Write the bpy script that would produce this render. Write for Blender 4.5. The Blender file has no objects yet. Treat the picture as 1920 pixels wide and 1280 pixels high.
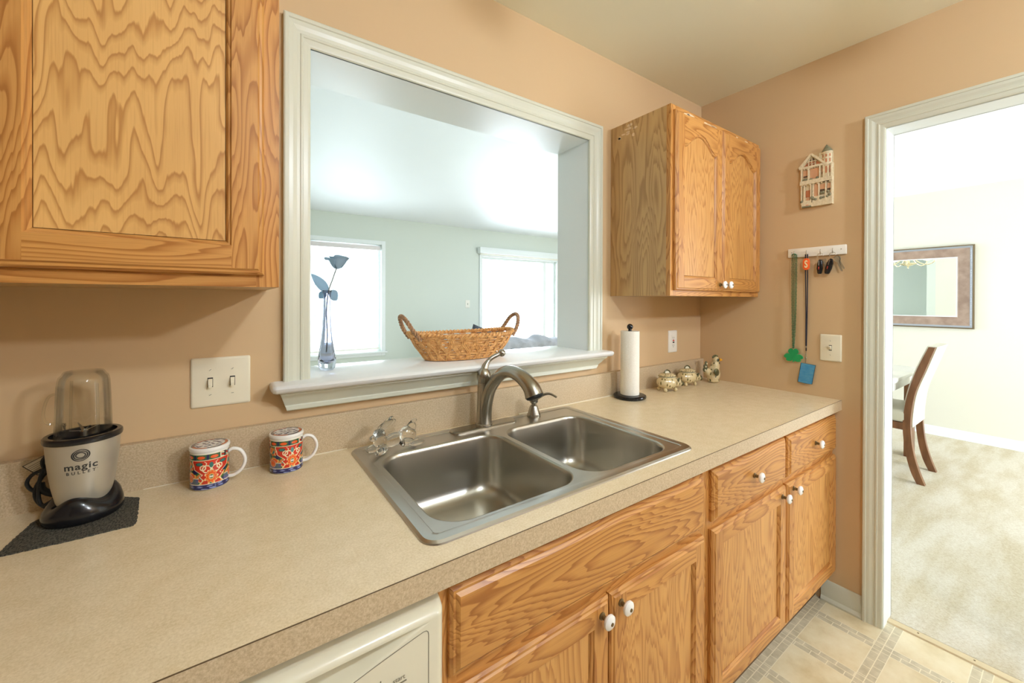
import bpy, bmesh, math, random
from mathutils import Vector, Matrix
random.seed(7)
PI = math.pi
S = bpy.context.scene
COL = S.collection

# ------------------------------------------------------------------ camera
yaw, pitch, roll = 0.6138, 0.0040, 0.0031
F0 = Vector((math.sin(yaw), math.cos(yaw), 0)); R0 = Vector((math.cos(yaw), -math.sin(yaw), 0)); U0 = Vector((0, 0, 1))
Fv = F0*math.cos(pitch) - U0*math.sin(pitch); U1 = U0*math.cos(pitch) + F0*math.sin(pitch)
Rv = R0*math.cos(roll) + U1*math.sin(roll); Uv = U1*math.cos(roll) - R0*math.sin(roll)
cd = bpy.data.cameras.new('camera'); cam = bpy.data.objects.new('camera', cd); COL.objects.link(cam)
cd.sensor_fit = 'HORIZONTAL'; cd.sensor_width = 36; cd.lens = 752.42/1920*36
cd.shift_y = -(640-564.95)/1920; cd.clip_start = .02; cd.clip_end = 60
m = Matrix((Rv, Uv, -Fv)).transposed().to_4x4(); m.translation = Vector((0, -1.2517, 1.3454)); cam.matrix_world = m
S.camera = cam

# ------------------------------------------------------------------ world, light, exposure
w = bpy.data.worlds.new('world'); S.world = w; w.use_nodes = True
w.node_tree.nodes['Background'].inputs[0].default_value = (.86, .94, 1, 1)
w.node_tree.nodes['Background'].inputs[1].default_value = 3.0
S.view_settings.view_transform = 'Standard'; S.view_settings.look = 'None'
S.view_settings.gamma = 1; S.view_settings.use_curve_mapping = False
S.view_settings.exposure = 0.0
S.cycles.use_denoising = True
S.cycles.max_bounces = 10; S.cycles.diffuse_bounces = 6; S.cycles.transparent_max_bounces = 16
S.cycles.sample_clamp_indirect = 6
LAMP_B, LAMP_A = 315, 500            # emission of the two kitchen ceiling bulbs
def area(name, loc, direction, sx, sy, power, col):
    l = bpy.data.lights.new(name, 'AREA'); l.shape = 'RECTANGLE'; l.size = sx; l.size_y = sy; l.energy = power; l.color = col
    o = bpy.data.objects.new(name, l); COL.objects.link(o); o.location = loc
    o.rotation_euler = Vector(direction).to_track_quat('-Z', 'Y').to_euler(); return o
area('daylight', (1.25, 4.55, 1.35), (0, -1, .10), .95, 1.5, 108, (.84, .94, 1))
area('daylight', (4.0, 4.55, 1.1), (0, -1, .12), 1.6, 2.0, 180, (.86, .94, 1))
area('daylight', (4.4, -3.45, 1.2), (-.15, 1, 0), 1.8, 2.0, 118, (.98, .98, 1))

# ------------------------------------------------------------------ constants (metres)
XS, ZC, ZT, YD = 2.197, 2.447, 0.910, -0.647      # side wall, ceiling, counter top, counter front

# ------------------------------------------------------------------ materials
def rgb(r, g, b):
    f = lambda c: (c/255/12.92) if c/255 <= .04045 else ((c/255+.055)/1.055)**2.4
    return (f(r), f(g), f(b), 1)
def base(name, col=(200, 200, 200), rough=.5, metal=0, **k):
    mt = bpy.data.materials.new(name); mt.use_nodes = True
    nt = mt.node_tree; b = nt.nodes['Principled BSDF']
    b.inputs['Base Color'].default_value = rgb(*col); b.inputs['Roughness'].default_value = rough; b.inputs['Metallic'].default_value = metal
    for kk, v in k.items(): b.inputs[kk.replace('_', ' ')].default_value = v
    return mt, nt, b
def node(nt, t, **k):
    n = nt.nodes.new(t)
    for a, v in k.items():
        if a.startswith('i_'): n.inputs[a[2:].replace('_', ' ')].default_value = v
        else: setattr(n, a, v)
    return n
def math_n(nt, op, a, b=None, c=None, clamp=False):
    n = nt.nodes.new('ShaderNodeMath'); n.operation = op; n.use_clamp = clamp
    for i, v in enumerate((a, b, c)):
        if v is None: continue
        if isinstance(v, (int, float)): n.inputs[i].default_value = v
        else: nt.links.new(v, n.inputs[i])
    return n.outputs[0]
def coords(nt, scale=(1, 1, 1), loc=(0, 0, 0), kind='Object'):
    tc = nt.nodes.new('ShaderNodeTexCoord'); mp = nt.nodes.new('ShaderNodeMapping')
    mp.inputs['Scale'].default_value = scale; mp.inputs['Location'].default_value = loc
    nt.links.new(tc.outputs[kind], mp.inputs[0]); return mp.outputs[0]
def noise(nt, vec, scale=5, detail=2, rough=.5):
    n = nt.nodes.new('ShaderNodeTexNoise'); n.inputs['Scale'].default_value = scale
    n.inputs['Detail'].default_value = detail; n.inputs['Roughness'].default_value = rough
    if vec is not None: nt.links.new(vec, n.inputs['Vector'])
    return n.outputs['Fac']
def ramp(nt, fac, stops):
    r = nt.nodes.new('ShaderNodeValToRGB'); e = r.color_ramp.elements
    while len(e) < len(stops): e.new(.5)
    for i, (p, c) in enumerate(stops): e[i].position = p; e[i].color = rgb(*c) if len(c) == 3 else c
    nt.links.new(fac, r.inputs[0]); return r.outputs[0]
def mix(nt, fac, a, b, mode='MIX'):
    n = nt.nodes.new('ShaderNodeMix'); n.data_type = 'RGBA'; n.blend_type = mode
    for i, v in ((0, fac), (6, a), (7, b)):
        if isinstance(v, (int, float)): n.inputs[i].default_value = v
        elif isinstance(v, tuple): n.inputs[i].default_value = v
        else: nt.links.new(v, n.inputs[i])
    return n.outputs[2]
def bump(nt, b, h, strength=.2, dist=.001):
    n = nt.nodes.new('ShaderNodeBump'); n.inputs['Strength'].default_value = strength; n.inputs['Distance'].default_value = dist
    nt.links.new(h, n.inputs['Height']); nt.links.new(n.outputs[0], b.inputs['Normal'])

def oak(name, axis, light, dark, off=(0, 0, 0), cath=1.0, freq=11, rough=.36, jag=.05):
    """honey oak: contour lines of a stretched noise give the cathedral figure, jittered along the grain
    so that the tips turn into flames; fine streaks make the pores"""
    mt, nt, b = base(name, rough=rough)
    def st(along, across): return {'x': (along, across, across), 'y': (across, along, across), 'z': (across, across, along)}[axis]
    j1 = noise(nt, coords(nt, st(2.2, 95), off), 1.0, 1.5, .5)
    amp = math_n(nt, 'MULTIPLY', math_n(nt, 'SUBTRACT', j1, .5), jag*3)
    cb = nt.nodes.new('ShaderNodeCombineXYZ'); nt.links.new(amp, cb.inputs['xyz'.index(axis)])
    va = nt.nodes.new('ShaderNodeVectorMath'); va.operation = 'ADD'
    nt.links.new(coords(nt, (1, 1, 1), tuple(o_*.37 for o_ in off)), va.inputs[0]); nt.links.new(cb.outputs[0], va.inputs[1])
    mp = nt.nodes.new('ShaderNodeMapping'); mp.inputs['Scale'].default_value = st(1.15*cath, 5.6*cath); nt.links.new(va.outputs[0], mp.inputs[0])
    n1 = noise(nt, mp.outputs[0], 1.0, 1.0, .3)
    fr = math_n(nt, 'FRACT', math_n(nt, 'MULTIPLY', n1, freq*1.9))
    mid = tuple(int(a*.5+b_*.5) for a, b_ in zip(dark, light))
    c1 = ramp(nt, fr, [(0, light), (.38, light), (.70, mid), (.86, dark), (.94, dark), (1, light)])
    n3 = noise(nt, coords(nt, st(9, 420), off), 1.0, 2, .6)
    pores = math_n(nt, 'MULTIPLY', math_n(nt, 'SUBTRACT', n3, .50, clamp=True), 1.8)
    c2 = mix(nt, pores, c1, rgb(*dark))
    n4 = noise(nt, coords(nt, st(1.2, 24), off), 1.0, 2, .5)
    c3 = mix(nt, .5, c2, ramp(nt, n4, [(.3, (255, 246, 232)), (.7, (224, 208, 190))]), 'MULTIPLY')
    nt.links.new(c3, b.inputs['Base Color']); bump(nt, b, n3, .10, .0005)
    return mt
M = {}
OL, OD = (206, 152, 84), (168, 110, 50)
M['oak_v'] = oak('oak_vertical_grain', 'z', OL, OD, cath=2.6, freq=9, jag=.03)
M['oak_h'] = oak('oak_horizontal_grain', 'x', OL, OD, cath=1.9, freq=10, jag=.03)
M['oak_y'] = oak('oak_side_panel', 'z', (202, 168, 116), (172, 136, 88), off=(3, 1, 2), cath=1.7, freq=8, jag=.035)
M['oak_panel'] = oak('oak_door_panel', 'z', (212, 162, 95), (182, 126, 64), off=(1.3, 0, 4.2), cath=1.5, freq=12, jag=.05)
M['oak_drawer'] = oak('oak_drawer_front', 'x', (203, 149, 80), (162, 104, 46), off=(.7, 2, 1), cath=1.5, freq=12, jag=.03)

def plywood(name, light, dark):
    """rotary-cut veneer: broad zigzag lines running across the panel"""
    mt, nt, b = base(name, rough=.36)
    sx = nt.nodes.new('ShaderNodeSeparateXYZ'); nt.links.new(coords(nt), sx.inputs[0])
    big = noise(nt, coords(nt, (24, 24, 4.0), (2, 0, 1)), 1.0, 1.3, .5)
    mid_ = noise(nt, coords(nt, (4.2, 4.2, 1.6), (5, 0, 3)), 1.0, 1, .5)
    fine = noise(nt, coords(nt, (120, 120, 5)), 1.0, 2, .5)
    val = math_n(nt, 'ADD', math_n(nt, 'MULTIPLY', sx.outputs[2], 17.0), math_n(nt, 'MULTIPLY', big, 7.0))
    val = math_n(nt, 'ADD', val, math_n(nt, 'MULTIPLY', mid_, 5.5)); val = math_n(nt, 'ADD', val, math_n(nt, 'MULTIPLY', fine, .55))
    fr = math_n(nt, 'FRACT', val); md = tuple(int(a*.6+b_*.4) for a, b_ in zip(light, dark))
    c1 = ramp(nt, fr, [(0, light), (.50, light), (.74, md), (.87, dark), (.92, dark), (1, light)])
    n3 = noise(nt, coords(nt, (380, 380, 10)), 1.0, 2, .6)
    c2 = mix(nt, math_n(nt, 'MULTIPLY', math_n(nt, 'SUBTRACT', n3, .5, clamp=True), 1.3), c1, rgb(*dark))
    c3 = mix(nt, .6, c2, ramp(nt, noise(nt, coords(nt, (9, 9, 3)), 1.0, 2, .5), [(.3, (255, 248, 236)), (.7, (226, 208, 186))]), 'MULTIPLY')
    nt.links.new(c3, b.inputs['Base Color']); bump(nt, b, n3, .08, .0005); return mt
M['oak_ply'] = plywood('oak_plywood_panel', (226, 180, 112), (188, 136, 74))

def wallmat(name, c, c2):
    mt, nt, b = base(name, c, .6)
    v = coords(nt); f = noise(nt, v, 1.2, 3)
    nt.links.new(ramp(nt, f, [(.3, c), (.7, c2)]), b.inputs['Base Color']); bump(nt, b, noise(nt, v, 220, 3), .08, .0006); return mt
M['tan'] = wallmat('tan_wall_paint', (208, 178, 136), (206, 175, 133))
M['green'] = wallmat('pale_green_wall_paint', (217, 223, 214), (215, 221, 212))
M['cream'] = wallmat('cream_wall_paint', (228, 226, 213), (226, 224, 210))
M['ceil'] = wallmat('ceiling_paint', (238, 236, 214), (236, 234, 211))
M['ceil2'] = wallmat('white_ceiling_paint', (244, 246, 248), (242, 244, 246))
M['trim'] = base('white_trim_gloss', (210, 210, 191), .3)[0]
M['trimc'] = base('cool_white_trim', (236, 240, 240), .3)[0]

# laminate
mt, nt, b = base('speckled_beige_laminate', rough=.27)
v = coords(nt)
sp = ramp(nt, noise(nt, v, 260, 3, .7), [(.34, (210, 192, 152)), (.5, (228, 211, 173)), (.66, (242, 228, 196))])
sp = mix(nt, .5, sp, ramp(nt, noise(nt, v, 30, 3, .6), [(.35, (220, 199, 163)), (.65, (232, 213, 181))]))
nt.links.new(sp, b.inputs['Base Color']); bump(nt, b, noise(nt, v, 300, 2), .08, .0004); M['lam'] = mt
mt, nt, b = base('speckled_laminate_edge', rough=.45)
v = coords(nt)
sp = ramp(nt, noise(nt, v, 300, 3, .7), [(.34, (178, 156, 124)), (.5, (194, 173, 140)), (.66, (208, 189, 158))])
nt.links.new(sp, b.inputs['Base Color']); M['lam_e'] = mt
M['seam'] = base('dark_laminate_seam', (96, 74, 48), .5)[0]
M['caulk'] = base('white_caulk', (226, 214, 188), .5)[0]

# metals
def metal(name, c, r, sc=(8, 8, 300), s=.05):
    mt, nt, b = base(name, c, r, 1)
    v = coords(nt, sc); f = noise(nt, v, 1, 2)
    if s: bump(nt, b, f, s, .0003)
    return mt
M['steel'] = metal('brushed_stainless_steel', (196, 194, 188), .30, (3, 90, 1), 0)
M['bowl'] = metal('satin_stainless_bowl', (186, 182, 171), .30, (30, 30, 3), 0)
M['nickel'] = metal('brushed_nickel', (172, 166, 154), .27, (60, 60, 6), 0)
M['rubber'] = base('black_rubber', (26, 30, 34), .5)[0]
M['black'] = base('glossy_black_plastic', (24, 24, 26), .18)[0]
M['marble'] = base('polished_black_stone', (22, 22, 24), .12)[0]
M['brass'] = base('dark_antique_brass', (122, 102, 68), .4, .6)[0]
M['gold'] = base('pale_polished_brass', (236, 222, 184), .25, .7)[0]
M['porcelain'] = base('white_porcelain', (244, 242, 236), .15, Coat_Weight=.5)[0]
M['plate'] = base('almond_plastic', (236, 228, 202), .3)[0]
M['plate_w'] = base('white_plastic', (242, 238, 226), .3)[0]
M['slot'] = base('dark_slot', (40, 34, 28), .6)[0]
M['red'] = base('red_plastic', (190, 50, 36), .4)[0]
M['dw'] = base('bisque_enamel', (226, 220, 196), .22)[0]
M['ink'] = base('dark_printing', (52, 50, 48), .6)[0]
M['inkg'] = base('grey_printing', (120, 114, 96), .6)[0]
def glass(name, col, rough=0, ior=1.45):
    mt, nt, b = base(name, col, rough); b.inputs['Transmission Weight'].default_value = 1; b.inputs['IOR'].default_value = ior; return mt
M['glass'] = glass('clear_glass', (250, 252, 252))
M['glassb'] = glass('pale_blue_glass', (222, 226, 242))
M['water'] = glass('vase_water', (226, 234, 244), 0, 1.33)
def thin(name, tint=(255, 255, 255), gl=.08, fr=.9):
    mt = bpy.data.materials.new(name); mt.use_nodes = True; nt = mt.node_tree; nt.nodes.clear()
    o = nt.nodes.new('ShaderNodeOutputMaterial'); t = nt.nodes.new('ShaderNodeBsdfTransparent'); g = nt.nodes.new('ShaderNodeBsdfGlossy')
    t.inputs[0].default_value = rgb(*tint); g.inputs['Roughness'].default_value = .03
    lw = nt.nodes.new('ShaderNodeLayerWeight'); lw.inputs[0].default_value = .25
    mx = nt.nodes.new('ShaderNodeMixShader'); nt.links.new(math_n(nt, 'ADD', math_n(nt, 'MULTIPLY', lw.outputs['Fresnel'], fr), gl, clamp=True), mx.inputs[0])
    nt.links.new(t.outputs[0], mx.inputs[1]); nt.links.new(g.outputs[0], mx.inputs[2]); nt.links.new(mx.outputs[0], o.inputs[0]); return mt
M['pane'] = thin('window_glass', (250, 253, 255), .02)
M['clearp'] = thin('clear_plastic', (250, 250, 248), .02, .42)
def emit(name, col, s):
    mt, nt, b = base(name, col, .5); b.inputs['Emission Color'].default_value = rgb(*col); b.inputs['Emission Strength'].default_value = s; return mt
M['bulbB'] = emit('lit_bulb_glass', (226, 238, 253), LAMP_B)
M['bulbA'] = emit('lit_bulb_glass_soft', (226, 238, 253), LAMP_A)
M['bulbC'] = emit('chandelier_glass', (255, 246, 230), 3)

# floors
mt, nt, b = base('vinyl_tile_floor', rough=.32)
v = coords(nt); sx = nt.nodes.new('ShaderNodeSeparateXYZ'); nt.links.new(v, sx.inputs[0])
PX, BW = .2375, .052
fx = math_n(nt, 'MODULO', math_n(nt, 'ADD', sx.outputs[0], 20*PX-1.805), PX)     # band from 0 to BW
fy = math_n(nt, 'MODULO', math_n(nt, 'ADD', sx.outputs[1], 20*PX+.841), PX)
bx = math_n(nt, 'LESS_THAN', fx, BW); by = math_n(nt, 'LESS_THAN', fy, BW)
band = math_n(nt, 'MAXIMUM', bx, by)
def near(val, at, wd): return math_n(nt, 'LESS_THAN', math_n(nt, 'ABSOLUTE', math_n(nt, 'SUBTRACT', val, at)), wd)
ln = math_n(nt, 'MAXIMUM', near(fx, .0265, .0013), near(fx, .001, .0013))
ln = math_n(nt, 'MAXIMUM', ln, near(fx, BW, .0013))
ln2 = math_n(nt, 'MAXIMUM', math_n(nt, 'MAXIMUM', near(fy, .0265, .0013), near(fy, .001, .0013)), near(fy, BW, .0013))
br = math_n(nt, 'MODULO', math_n(nt, 'ADD', sx.outputs[1], math_n(nt, 'ADD', math_n(nt, 'MULTIPLY', math_n(nt, 'LESS_THAN', fx, .0265), .03), 20)), .052)
br2 = math_n(nt, 'MODULO', math_n(nt, 'ADD', sx.outputs[0], math_n(nt, 'ADD', math_n(nt, 'MULTIPLY', math_n(nt, 'LESS_THAN', fy, .0265), .03), 20)), .052)
cross = math_n(nt, 'SUBTRACT', 1, math_n(nt, 'MULTIPLY', bx, by))
lb = math_n(nt, 'MULTIPLY', cross, math_n(nt, 'MAXIMUM', math_n(nt, 'MULTIPLY', near(br, .026, .0012), bx), math_n(nt, 'MULTIPLY', near(br2, .026, .0012), by)))
lines = math_n(nt, 'MAXIMUM', math_n(nt, 'MAXIMUM', ln, ln2), lb)
vo = nt.nodes.new('ShaderNodeTexVoronoi'); vo.inputs['Scale'].default_value = 17; nt.links.new(v, vo.inputs['Vector'])
ctile = ramp(nt, noise(nt, v, 9, 5, .6), [(.3, (206, 188, 146)), (.5, (222, 208, 172)), (.72, (230, 220, 190))])
sepc = nt.nodes.new('ShaderNodeSeparateColor'); nt.links.new(vo.outputs['Color'], sepc.inputs[0])
cband = ramp(nt, noise(nt, v, 22, 3, .6), [(.35, (184, 173, 144)), (.65, (208, 197, 168))])
c = mix(nt, band, ctile, cband); c = mix(nt, lines, c, rgb(232, 222, 194))
nt.links.new(c, b.inputs['Base Color']); bump(nt, b, math_n(nt, 'SUBTRACT', 1, lines), .15, .0006); M['vinyl'] = mt
mt, nt, b = base('cream_carpet', rough=.95)
v = coords(nt)
c = ramp(nt, noise(nt, v, 130, 4, .7), [(.34, (204, 188, 156)), (.52, (232, 222, 200)), (.68, (246, 240, 226))])
c = mix(nt, .45, c, ramp(nt, noise(nt, coords(nt, (1, 4, 1)), 2.2, 3), [(.38, (208, 192, 152)), (.6, (242, 236, 220))]))
nt.links.new(c, b.inputs['Base Color']); bump(nt, b, noise(nt, v, 260, 3, .8), 1, .006); M['carpet'] = mt

def noisy(name, a, b_, sc=(60, 60, 60), r=.6, bmp=.1, m_=0):
    mt, nt, b = base(name, a, r, m_); f = noise(nt, coords(nt, sc), 1, 3)
    nt.links.new(ramp(nt, f, [(.35, a), (.65, b_)]), b.inputs['Base Color'])
    if bmp: bump(nt, b, f, bmp, .001)
    return mt
M['wicker'] = noisy('honey_wicker', (232, 180, 112), (196, 138, 76), (90, 90, 90), .5, .2)
M['wicker_d'] = noisy('brown_twisted_wicker', (182, 140, 100), (136, 100, 68), (120, 120, 120), .5, .2)
M['paper'] = noisy('white_paper_towel', (244, 240, 228), (236, 230, 216), (300, 300, 300), .9, .3)
M['mat'] = noisy('dark_woven_liner', (92, 88, 76), (26, 26, 23), (420, 150, 50), .8, .6)
M['silver'] = noisy('silver_painted_plastic', (196, 190, 174), (190, 184, 168), (20, 20, 20), .36, 0, .55)
M['petal'] = base('backlit_blue_fabric', (126, 152, 168), .7)[0]
M['leaf'] = base('backlit_blue_leaf', (112, 140, 158), .7)[0]
def cloth(name, c, c2):
    mt = bpy.data.materials.new(name); mt.use_nodes = True; nt = mt.node_tree; nt.nodes.clear(); o = nt.nodes.new('ShaderNodeOutputMaterial')
    d = nt.nodes.new('ShaderNodeBsdfDiffuse'); t = nt.nodes.new('ShaderNodeBsdfTranslucent'); d.inputs[0].default_value = rgb(*c); t.inputs[0].default_value = rgb(*c2)
    mx = nt.nodes.new('ShaderNodeMixShader'); mx.inputs[0].default_value = .5; nt.links.new(d.outputs[0], mx.inputs[1]); nt.links.new(t.outputs[0], mx.inputs[2]); nt.links.new(mx.outputs[0], o.inputs[0]); return mt
M['petal'] = cloth('backlit_blue_silk', (190, 212, 226), (176, 202, 218)); M['leaf'] = cloth('backlit_blue_leaf_silk', (176, 202, 218), (160, 190, 208))  # blue-grey of backlight and haze put into petal and leaf colour
M['stem'] = base('grey_green_stem', (128, 134, 124), .6)[0]
M['grey_fab'] = noisy('grey_throw_fabric', (186, 187, 194), (166, 168, 178), (200, 200, 200), .9, .3)
M['dark_fab'] = noisy('charcoal_cushion_fabric', (84, 90, 100), (70, 74, 84), (200, 200, 200), .9, .3)
M['walnut'] = noisy('dark_walnut', (134, 90, 56), (108, 68, 40), (30, 30, 6), .3, 0)
M['leather'] = base('cream_leather', (212, 209, 192), .35)[0]
M['white_lac'] = base('white_table_lacquer', (238, 238, 232), .15)[0]
M['mirror'] = base('mirror_glass', (245, 248, 246), .01, 1)[0]
M['frame'] = noisy('mottled_brown_frame', (172, 148, 132), (146, 122, 108), (14, 14, 14), .35, .1)
M['frame_e'] = base('bronze_frame_edge', (120, 104, 78), .3, .5)[0]
M['frame_s'] = base('silvery_frame_bead', (172, 176, 186), .3, .5)[0]
M['cer'] = noisy('cream_glazed_ceramic', (222, 204, 160), (202, 182, 134), (30, 30, 30), .18, 0)
M['cer_d'] = noisy('olive_green_glaze', (96, 94, 60), (70, 68, 44), (60, 60, 60), .2, 0)
M['cer_y'] = base('yellow_glaze', (232, 170, 50), .2)[0]
M['cer_o'] = base('tan_glaze_spots', (196, 150, 84), .2)[0]
M['cer_w'] = base('white_glaze', (236, 228, 200), .15)[0]
M['green_b'] = base('green_metallic_beads', (62, 128, 92), .2, .5)[0]
M['shamrock'] = base('green_glitter_shamrock', (22, 152, 84), .4)[0]
M['navy'] = base('navy_cord', (30, 30, 46), .7)[0]
M['orange'] = base('orange_tag', (246, 104, 44), .4)[0]
M['cream_p'] = base('cream_tag_letter', (238, 226, 180), .4)[0]
M['badge'] = noisy('blue_plastic_badge', (58, 140, 188), (84, 156, 192), (40, 40, 90), .2, 0)
M['key'] = base('steel_keys', (176, 168, 150), .3, 1)[0]
M['h_cream'] = noisy('cream_plaster', (232, 218, 184), (216, 200, 164), (120, 120, 120), .7, .3)
M['h_pink'] = base('salmon_paint', (224, 172, 132), .7)[0]
M['h_rust'] = base('rust_paint', (190, 118, 78), .7)[0]
M['h_grey'] = noisy('grey_green_paint', (142, 138, 108), (120, 118, 92), (90, 90, 90), .7, .2)
M['h_dark'] = base('dark_recess_paint', (96, 78, 58), .8)[0]
M['paintsm'] = base('pale_paint_smudge', (224, 196, 156), .6)[0]
M['labelp'] = base('white_paper_label', (214, 204, 180), .7)[0]

# ------------------------------------------------------------------ mesh helpers
def quad(bm, vs, mi=0):
    f = bm.faces.new([bm.verts.new(v) for v in vs]); f.material_index = mi; return f
def box(bm, x0, x1, y0, y1, z0, z1, bev=0, mi=0, seg=2):
    vs = [bm.verts.new((x, y, z)) for x in (x0, x1) for y in (y0, y1) for z in (z0, z1)]
    fs = [bm.faces.new([vs[i] for i in q]) for q in ((0, 1, 3, 2), (4, 6, 7, 5), (0, 4, 5, 1), (2, 3, 7, 6), (0, 2, 6, 4), (1, 5, 7, 3))]
    for f in fs: f.material_index = mi
    if bev:
        es = list({e for f in fs for e in f.edges}); bmesh.ops.bevel(bm, geom=es, offset=bev, segments=seg, affect='EDGES', profile=.5)
def ring(bm, pts): return [bm.verts.new(p) for p in pts]
def skin(bm, a, b_, mi=0, closed=True):
    n = len(a)
    for i in range(n if closed else n-1):
        j = (i+1) % n
        try: f = bm.faces.new((a[i], a[j], b_[j], b_[i])); f.material_index = mi
        except ValueError: pass
def cap(bm, r, mi=0):
    try: f = bm.faces.new(r); f.material_index = mi
    except ValueError: pass
def lathe(bm, prof, n=40, c=(0, 0, 0), ex=1, ey=1, mi=0, rot=None, closed=False):
    rs = []
    for r, z in prof:
        pts = [Vector((r*ex*math.cos(2*PI*i/n), r*ey*math.sin(2*PI*i/n), z)) for i in range(n)] if r > 1e-6 else [Vector((0, 0, z))]
        if rot is not None: pts = [rot @ p for p in pts]
        rs.append(ring(bm, [p + Vector(c) for p in pts]))
    for a, b_ in zip(rs, rs[1:]):
        if len(a) == 1 and len(b_) == 1: continue
        if len(a) == 1:
            for i in range(n): f = bm.faces.new((a[0], b_[i], b_[(i+1) % n])); f.material_index = mi
        elif len(b_) == 1:
            for i in range(n): f = bm.faces.new((a[i], b_[0], a[(i+1) % n])); f.material_index = mi
        else: skin(bm, a, b_, mi)
    if closed:
        if len(rs[0]) > 1: cap(bm, rs[0][::-1], mi)
        if len(rs[-1]) > 1: cap(bm, rs[-1], mi)
def tube(bm, pts, r, n=10, closed=False, mi=0, flat=None, up=None):
    pts = [Vector(p) for p in pts]; m_ = len(pts); rr = r if isinstance(r, (list, tuple)) else [r]*m_
    rings = []; nrm = None
    for i in range(m_):
        if closed: t = (pts[(i+1) % m_]-pts[i-1])
        else: t = pts[min(i+1, m_-1)]-pts[max(i-1, 0)]
        t.normalize()
        if nrm is None:
            nrm = Vector(up) if up else (Vector((0, 0, 1)) if abs(t.z) < .9 else Vector((1, 0, 0)))
        nrm = (nrm - t*nrm.dot(t)).normalized(); bi = t.cross(nrm)
        fa = flat or (1, 1)
        rings.append(ring(bm, [pts[i] + nrm*math.cos(2*PI*k/n)*rr[i]*fa[0] + bi*math.sin(2*PI*k/n)*rr[i]*fa[1] for k in range(n)]))
    for a, b_ in zip(rings, rings[1:]): skin(bm, a, b_, mi)
    if closed: skin(bm, rings[-1], rings[0], mi)
    else: cap(bm, rings[0][::-1], mi); cap(bm, rings[-1], mi)
def curve(ctrl, n=8, closed=False):
    P_ = [Vector(p) for p in ctrl]; out = []; L = len(P_)
    rng = range(L) if closed else range(L-1)
    for i in rng:
        if closed: p0, p1, p2, p3 = P_[i-1], P_[i], P_[(i+1) % L], P_[(i+2) % L]
        else: p0, p1, p2, p3 = P_[max(i-1, 0)], P_[i], P_[i+1], P_[min(i+2, L-1)]
        for k in range(n):
            t = k/n
            out.append(.5*((2*p1)+(p2-p0)*t+(2*p0-5*p1+4*p2-p3)*t*t+(3*p1-p0-3*p2+p3)*t**3))
    if not closed: out.append(P_[-1])
    return out
def ball(bm, c, r, n=16, mi=0, rot=None):
    if isinstance(r, (int, float)): r = (r, r, r)
    prof = [(math.sin(PI*i/(n//2+2)), -math.cos(PI*i/(n//2+2))) for i in range(n//2+3)]
    R_ = (rot or Matrix.Identity(3)) @ Matrix.Diagonal(r)
    rs = []
    for q, z in prof:
        pts = [Vector((q*math.cos(2*PI*i/n), q*math.sin(2*PI*i/n), z)) for i in range(n)] if q > 1e-5 else [Vector((0, 0, z))]
        rs.append(ring(bm, [R_ @ p + Vector(c) for p in pts]))
    for a, b_ in zip(rs, rs[1:]):
        if len(a) == 1:
            for i in range(n): f = bm.faces.new((a[0], b_[(i+1) % n], b_[i])); f.material_index = mi
        elif len(b_) == 1:
            for i in range(n): f = bm.faces.new((a[i], a[(i+1) % n], b_[0])); f.material_index = mi
        else: skin(bm, a, b_, mi)
def rrect(x0, x1, y0, y1, r, n=8):
    out = []
    for cx, cy, a0 in ((x1-r, y1-r, 0), (x0+r, y1-r, 90), (x0+r, y0+r, 180), (x1-r, y0+r, 270)):
        for k in range(n+1):
            a = math.radians(a0+90*k/n); out.append((cx+r*math.cos(a), cy+r*math.sin(a)))
    return out
def prism(bm, outline, d0, d1, place, mi=0, bev=0):
    """2-D outline swept between depths d0 and d1; place(a,b,d)->point"""
    a = ring(bm, [place(p[0], p[1], d0) for p in outline]); b_ = ring(bm, [place(p[0], p[1], d1) for p in outline])
    before = set(bm.edges)
    skin(bm, a, b_, mi); cap(bm, a[::-1], mi); cap(bm, b_, mi)
    if bev:
        es = [e for e in bm.edges if e.verts[0] in b_ and e.verts[1] in b_ or e.verts[0] in a and e.verts[1] in a]
        bmesh.ops.bevel(bm, geom=es, offset=bev, segments=2, affect='EDGES', profile=.5)
def frames(bm, loops, fill_last=False, mats=(0, 1, 0, 1)):
    """rectangular loops (x0,x1,z0,z1,y) skinned one after the other; side order bottom,right,top,left"""
    prev = None
    for x0, x1, z0, z1, y in loops:
        r = ring(bm, [(x0, y, z0), (x1, y, z0), (x1, y, z1), (x0, y, z1)])
        if prev:
            for i in range(4):
                j = (i+1) % 4; f = bm.faces.new((prev[i], prev[j], r[j], r[i])); f.material_index = mats[i]
        prev = r
    if fill_last: cap(bm, prev, mats[0])
def finish(name, bm, mats, parent=None, loc=None, smooth=35, fixn=True):
    """link bm (world coordinates) as one mesh whose origin is its thing's base"""
    if fixn: bmesh.ops.recalc_face_normals(bm, faces=bm.faces[:])
    me = bpy.data.meshes.new(name)
    off = Vector(loc) if loc is not None else (Vector(parent['o']) if parent is not None and 'o' in parent else Vector((0, 0, 0)))
    bm.transform(Matrix.Translation(-off)); bm.to_mesh(me); bm.free()
    for m_ in (mats if isinstance(mats, (list, tuple)) else [mats]): me.materials.append(M[m_] if isinstance(m_, str) else m_)
    if smooth:
        me.polygons.foreach_set('use_smooth', [True]*len(me.polygons)); me.set_sharp_from_angle(angle=math.radians(smooth))
    o = bpy.data.objects.new(name, me); COL.objects.link(o)
    if parent is not None: o.parent = parent
    else: o.location = off
    o['o'] = tuple(off)
    return o
def tag(o, label, cat, group=None):
    o['label'] = label; o['category'] = cat
    if group: o['group'] = group
    return o
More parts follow.
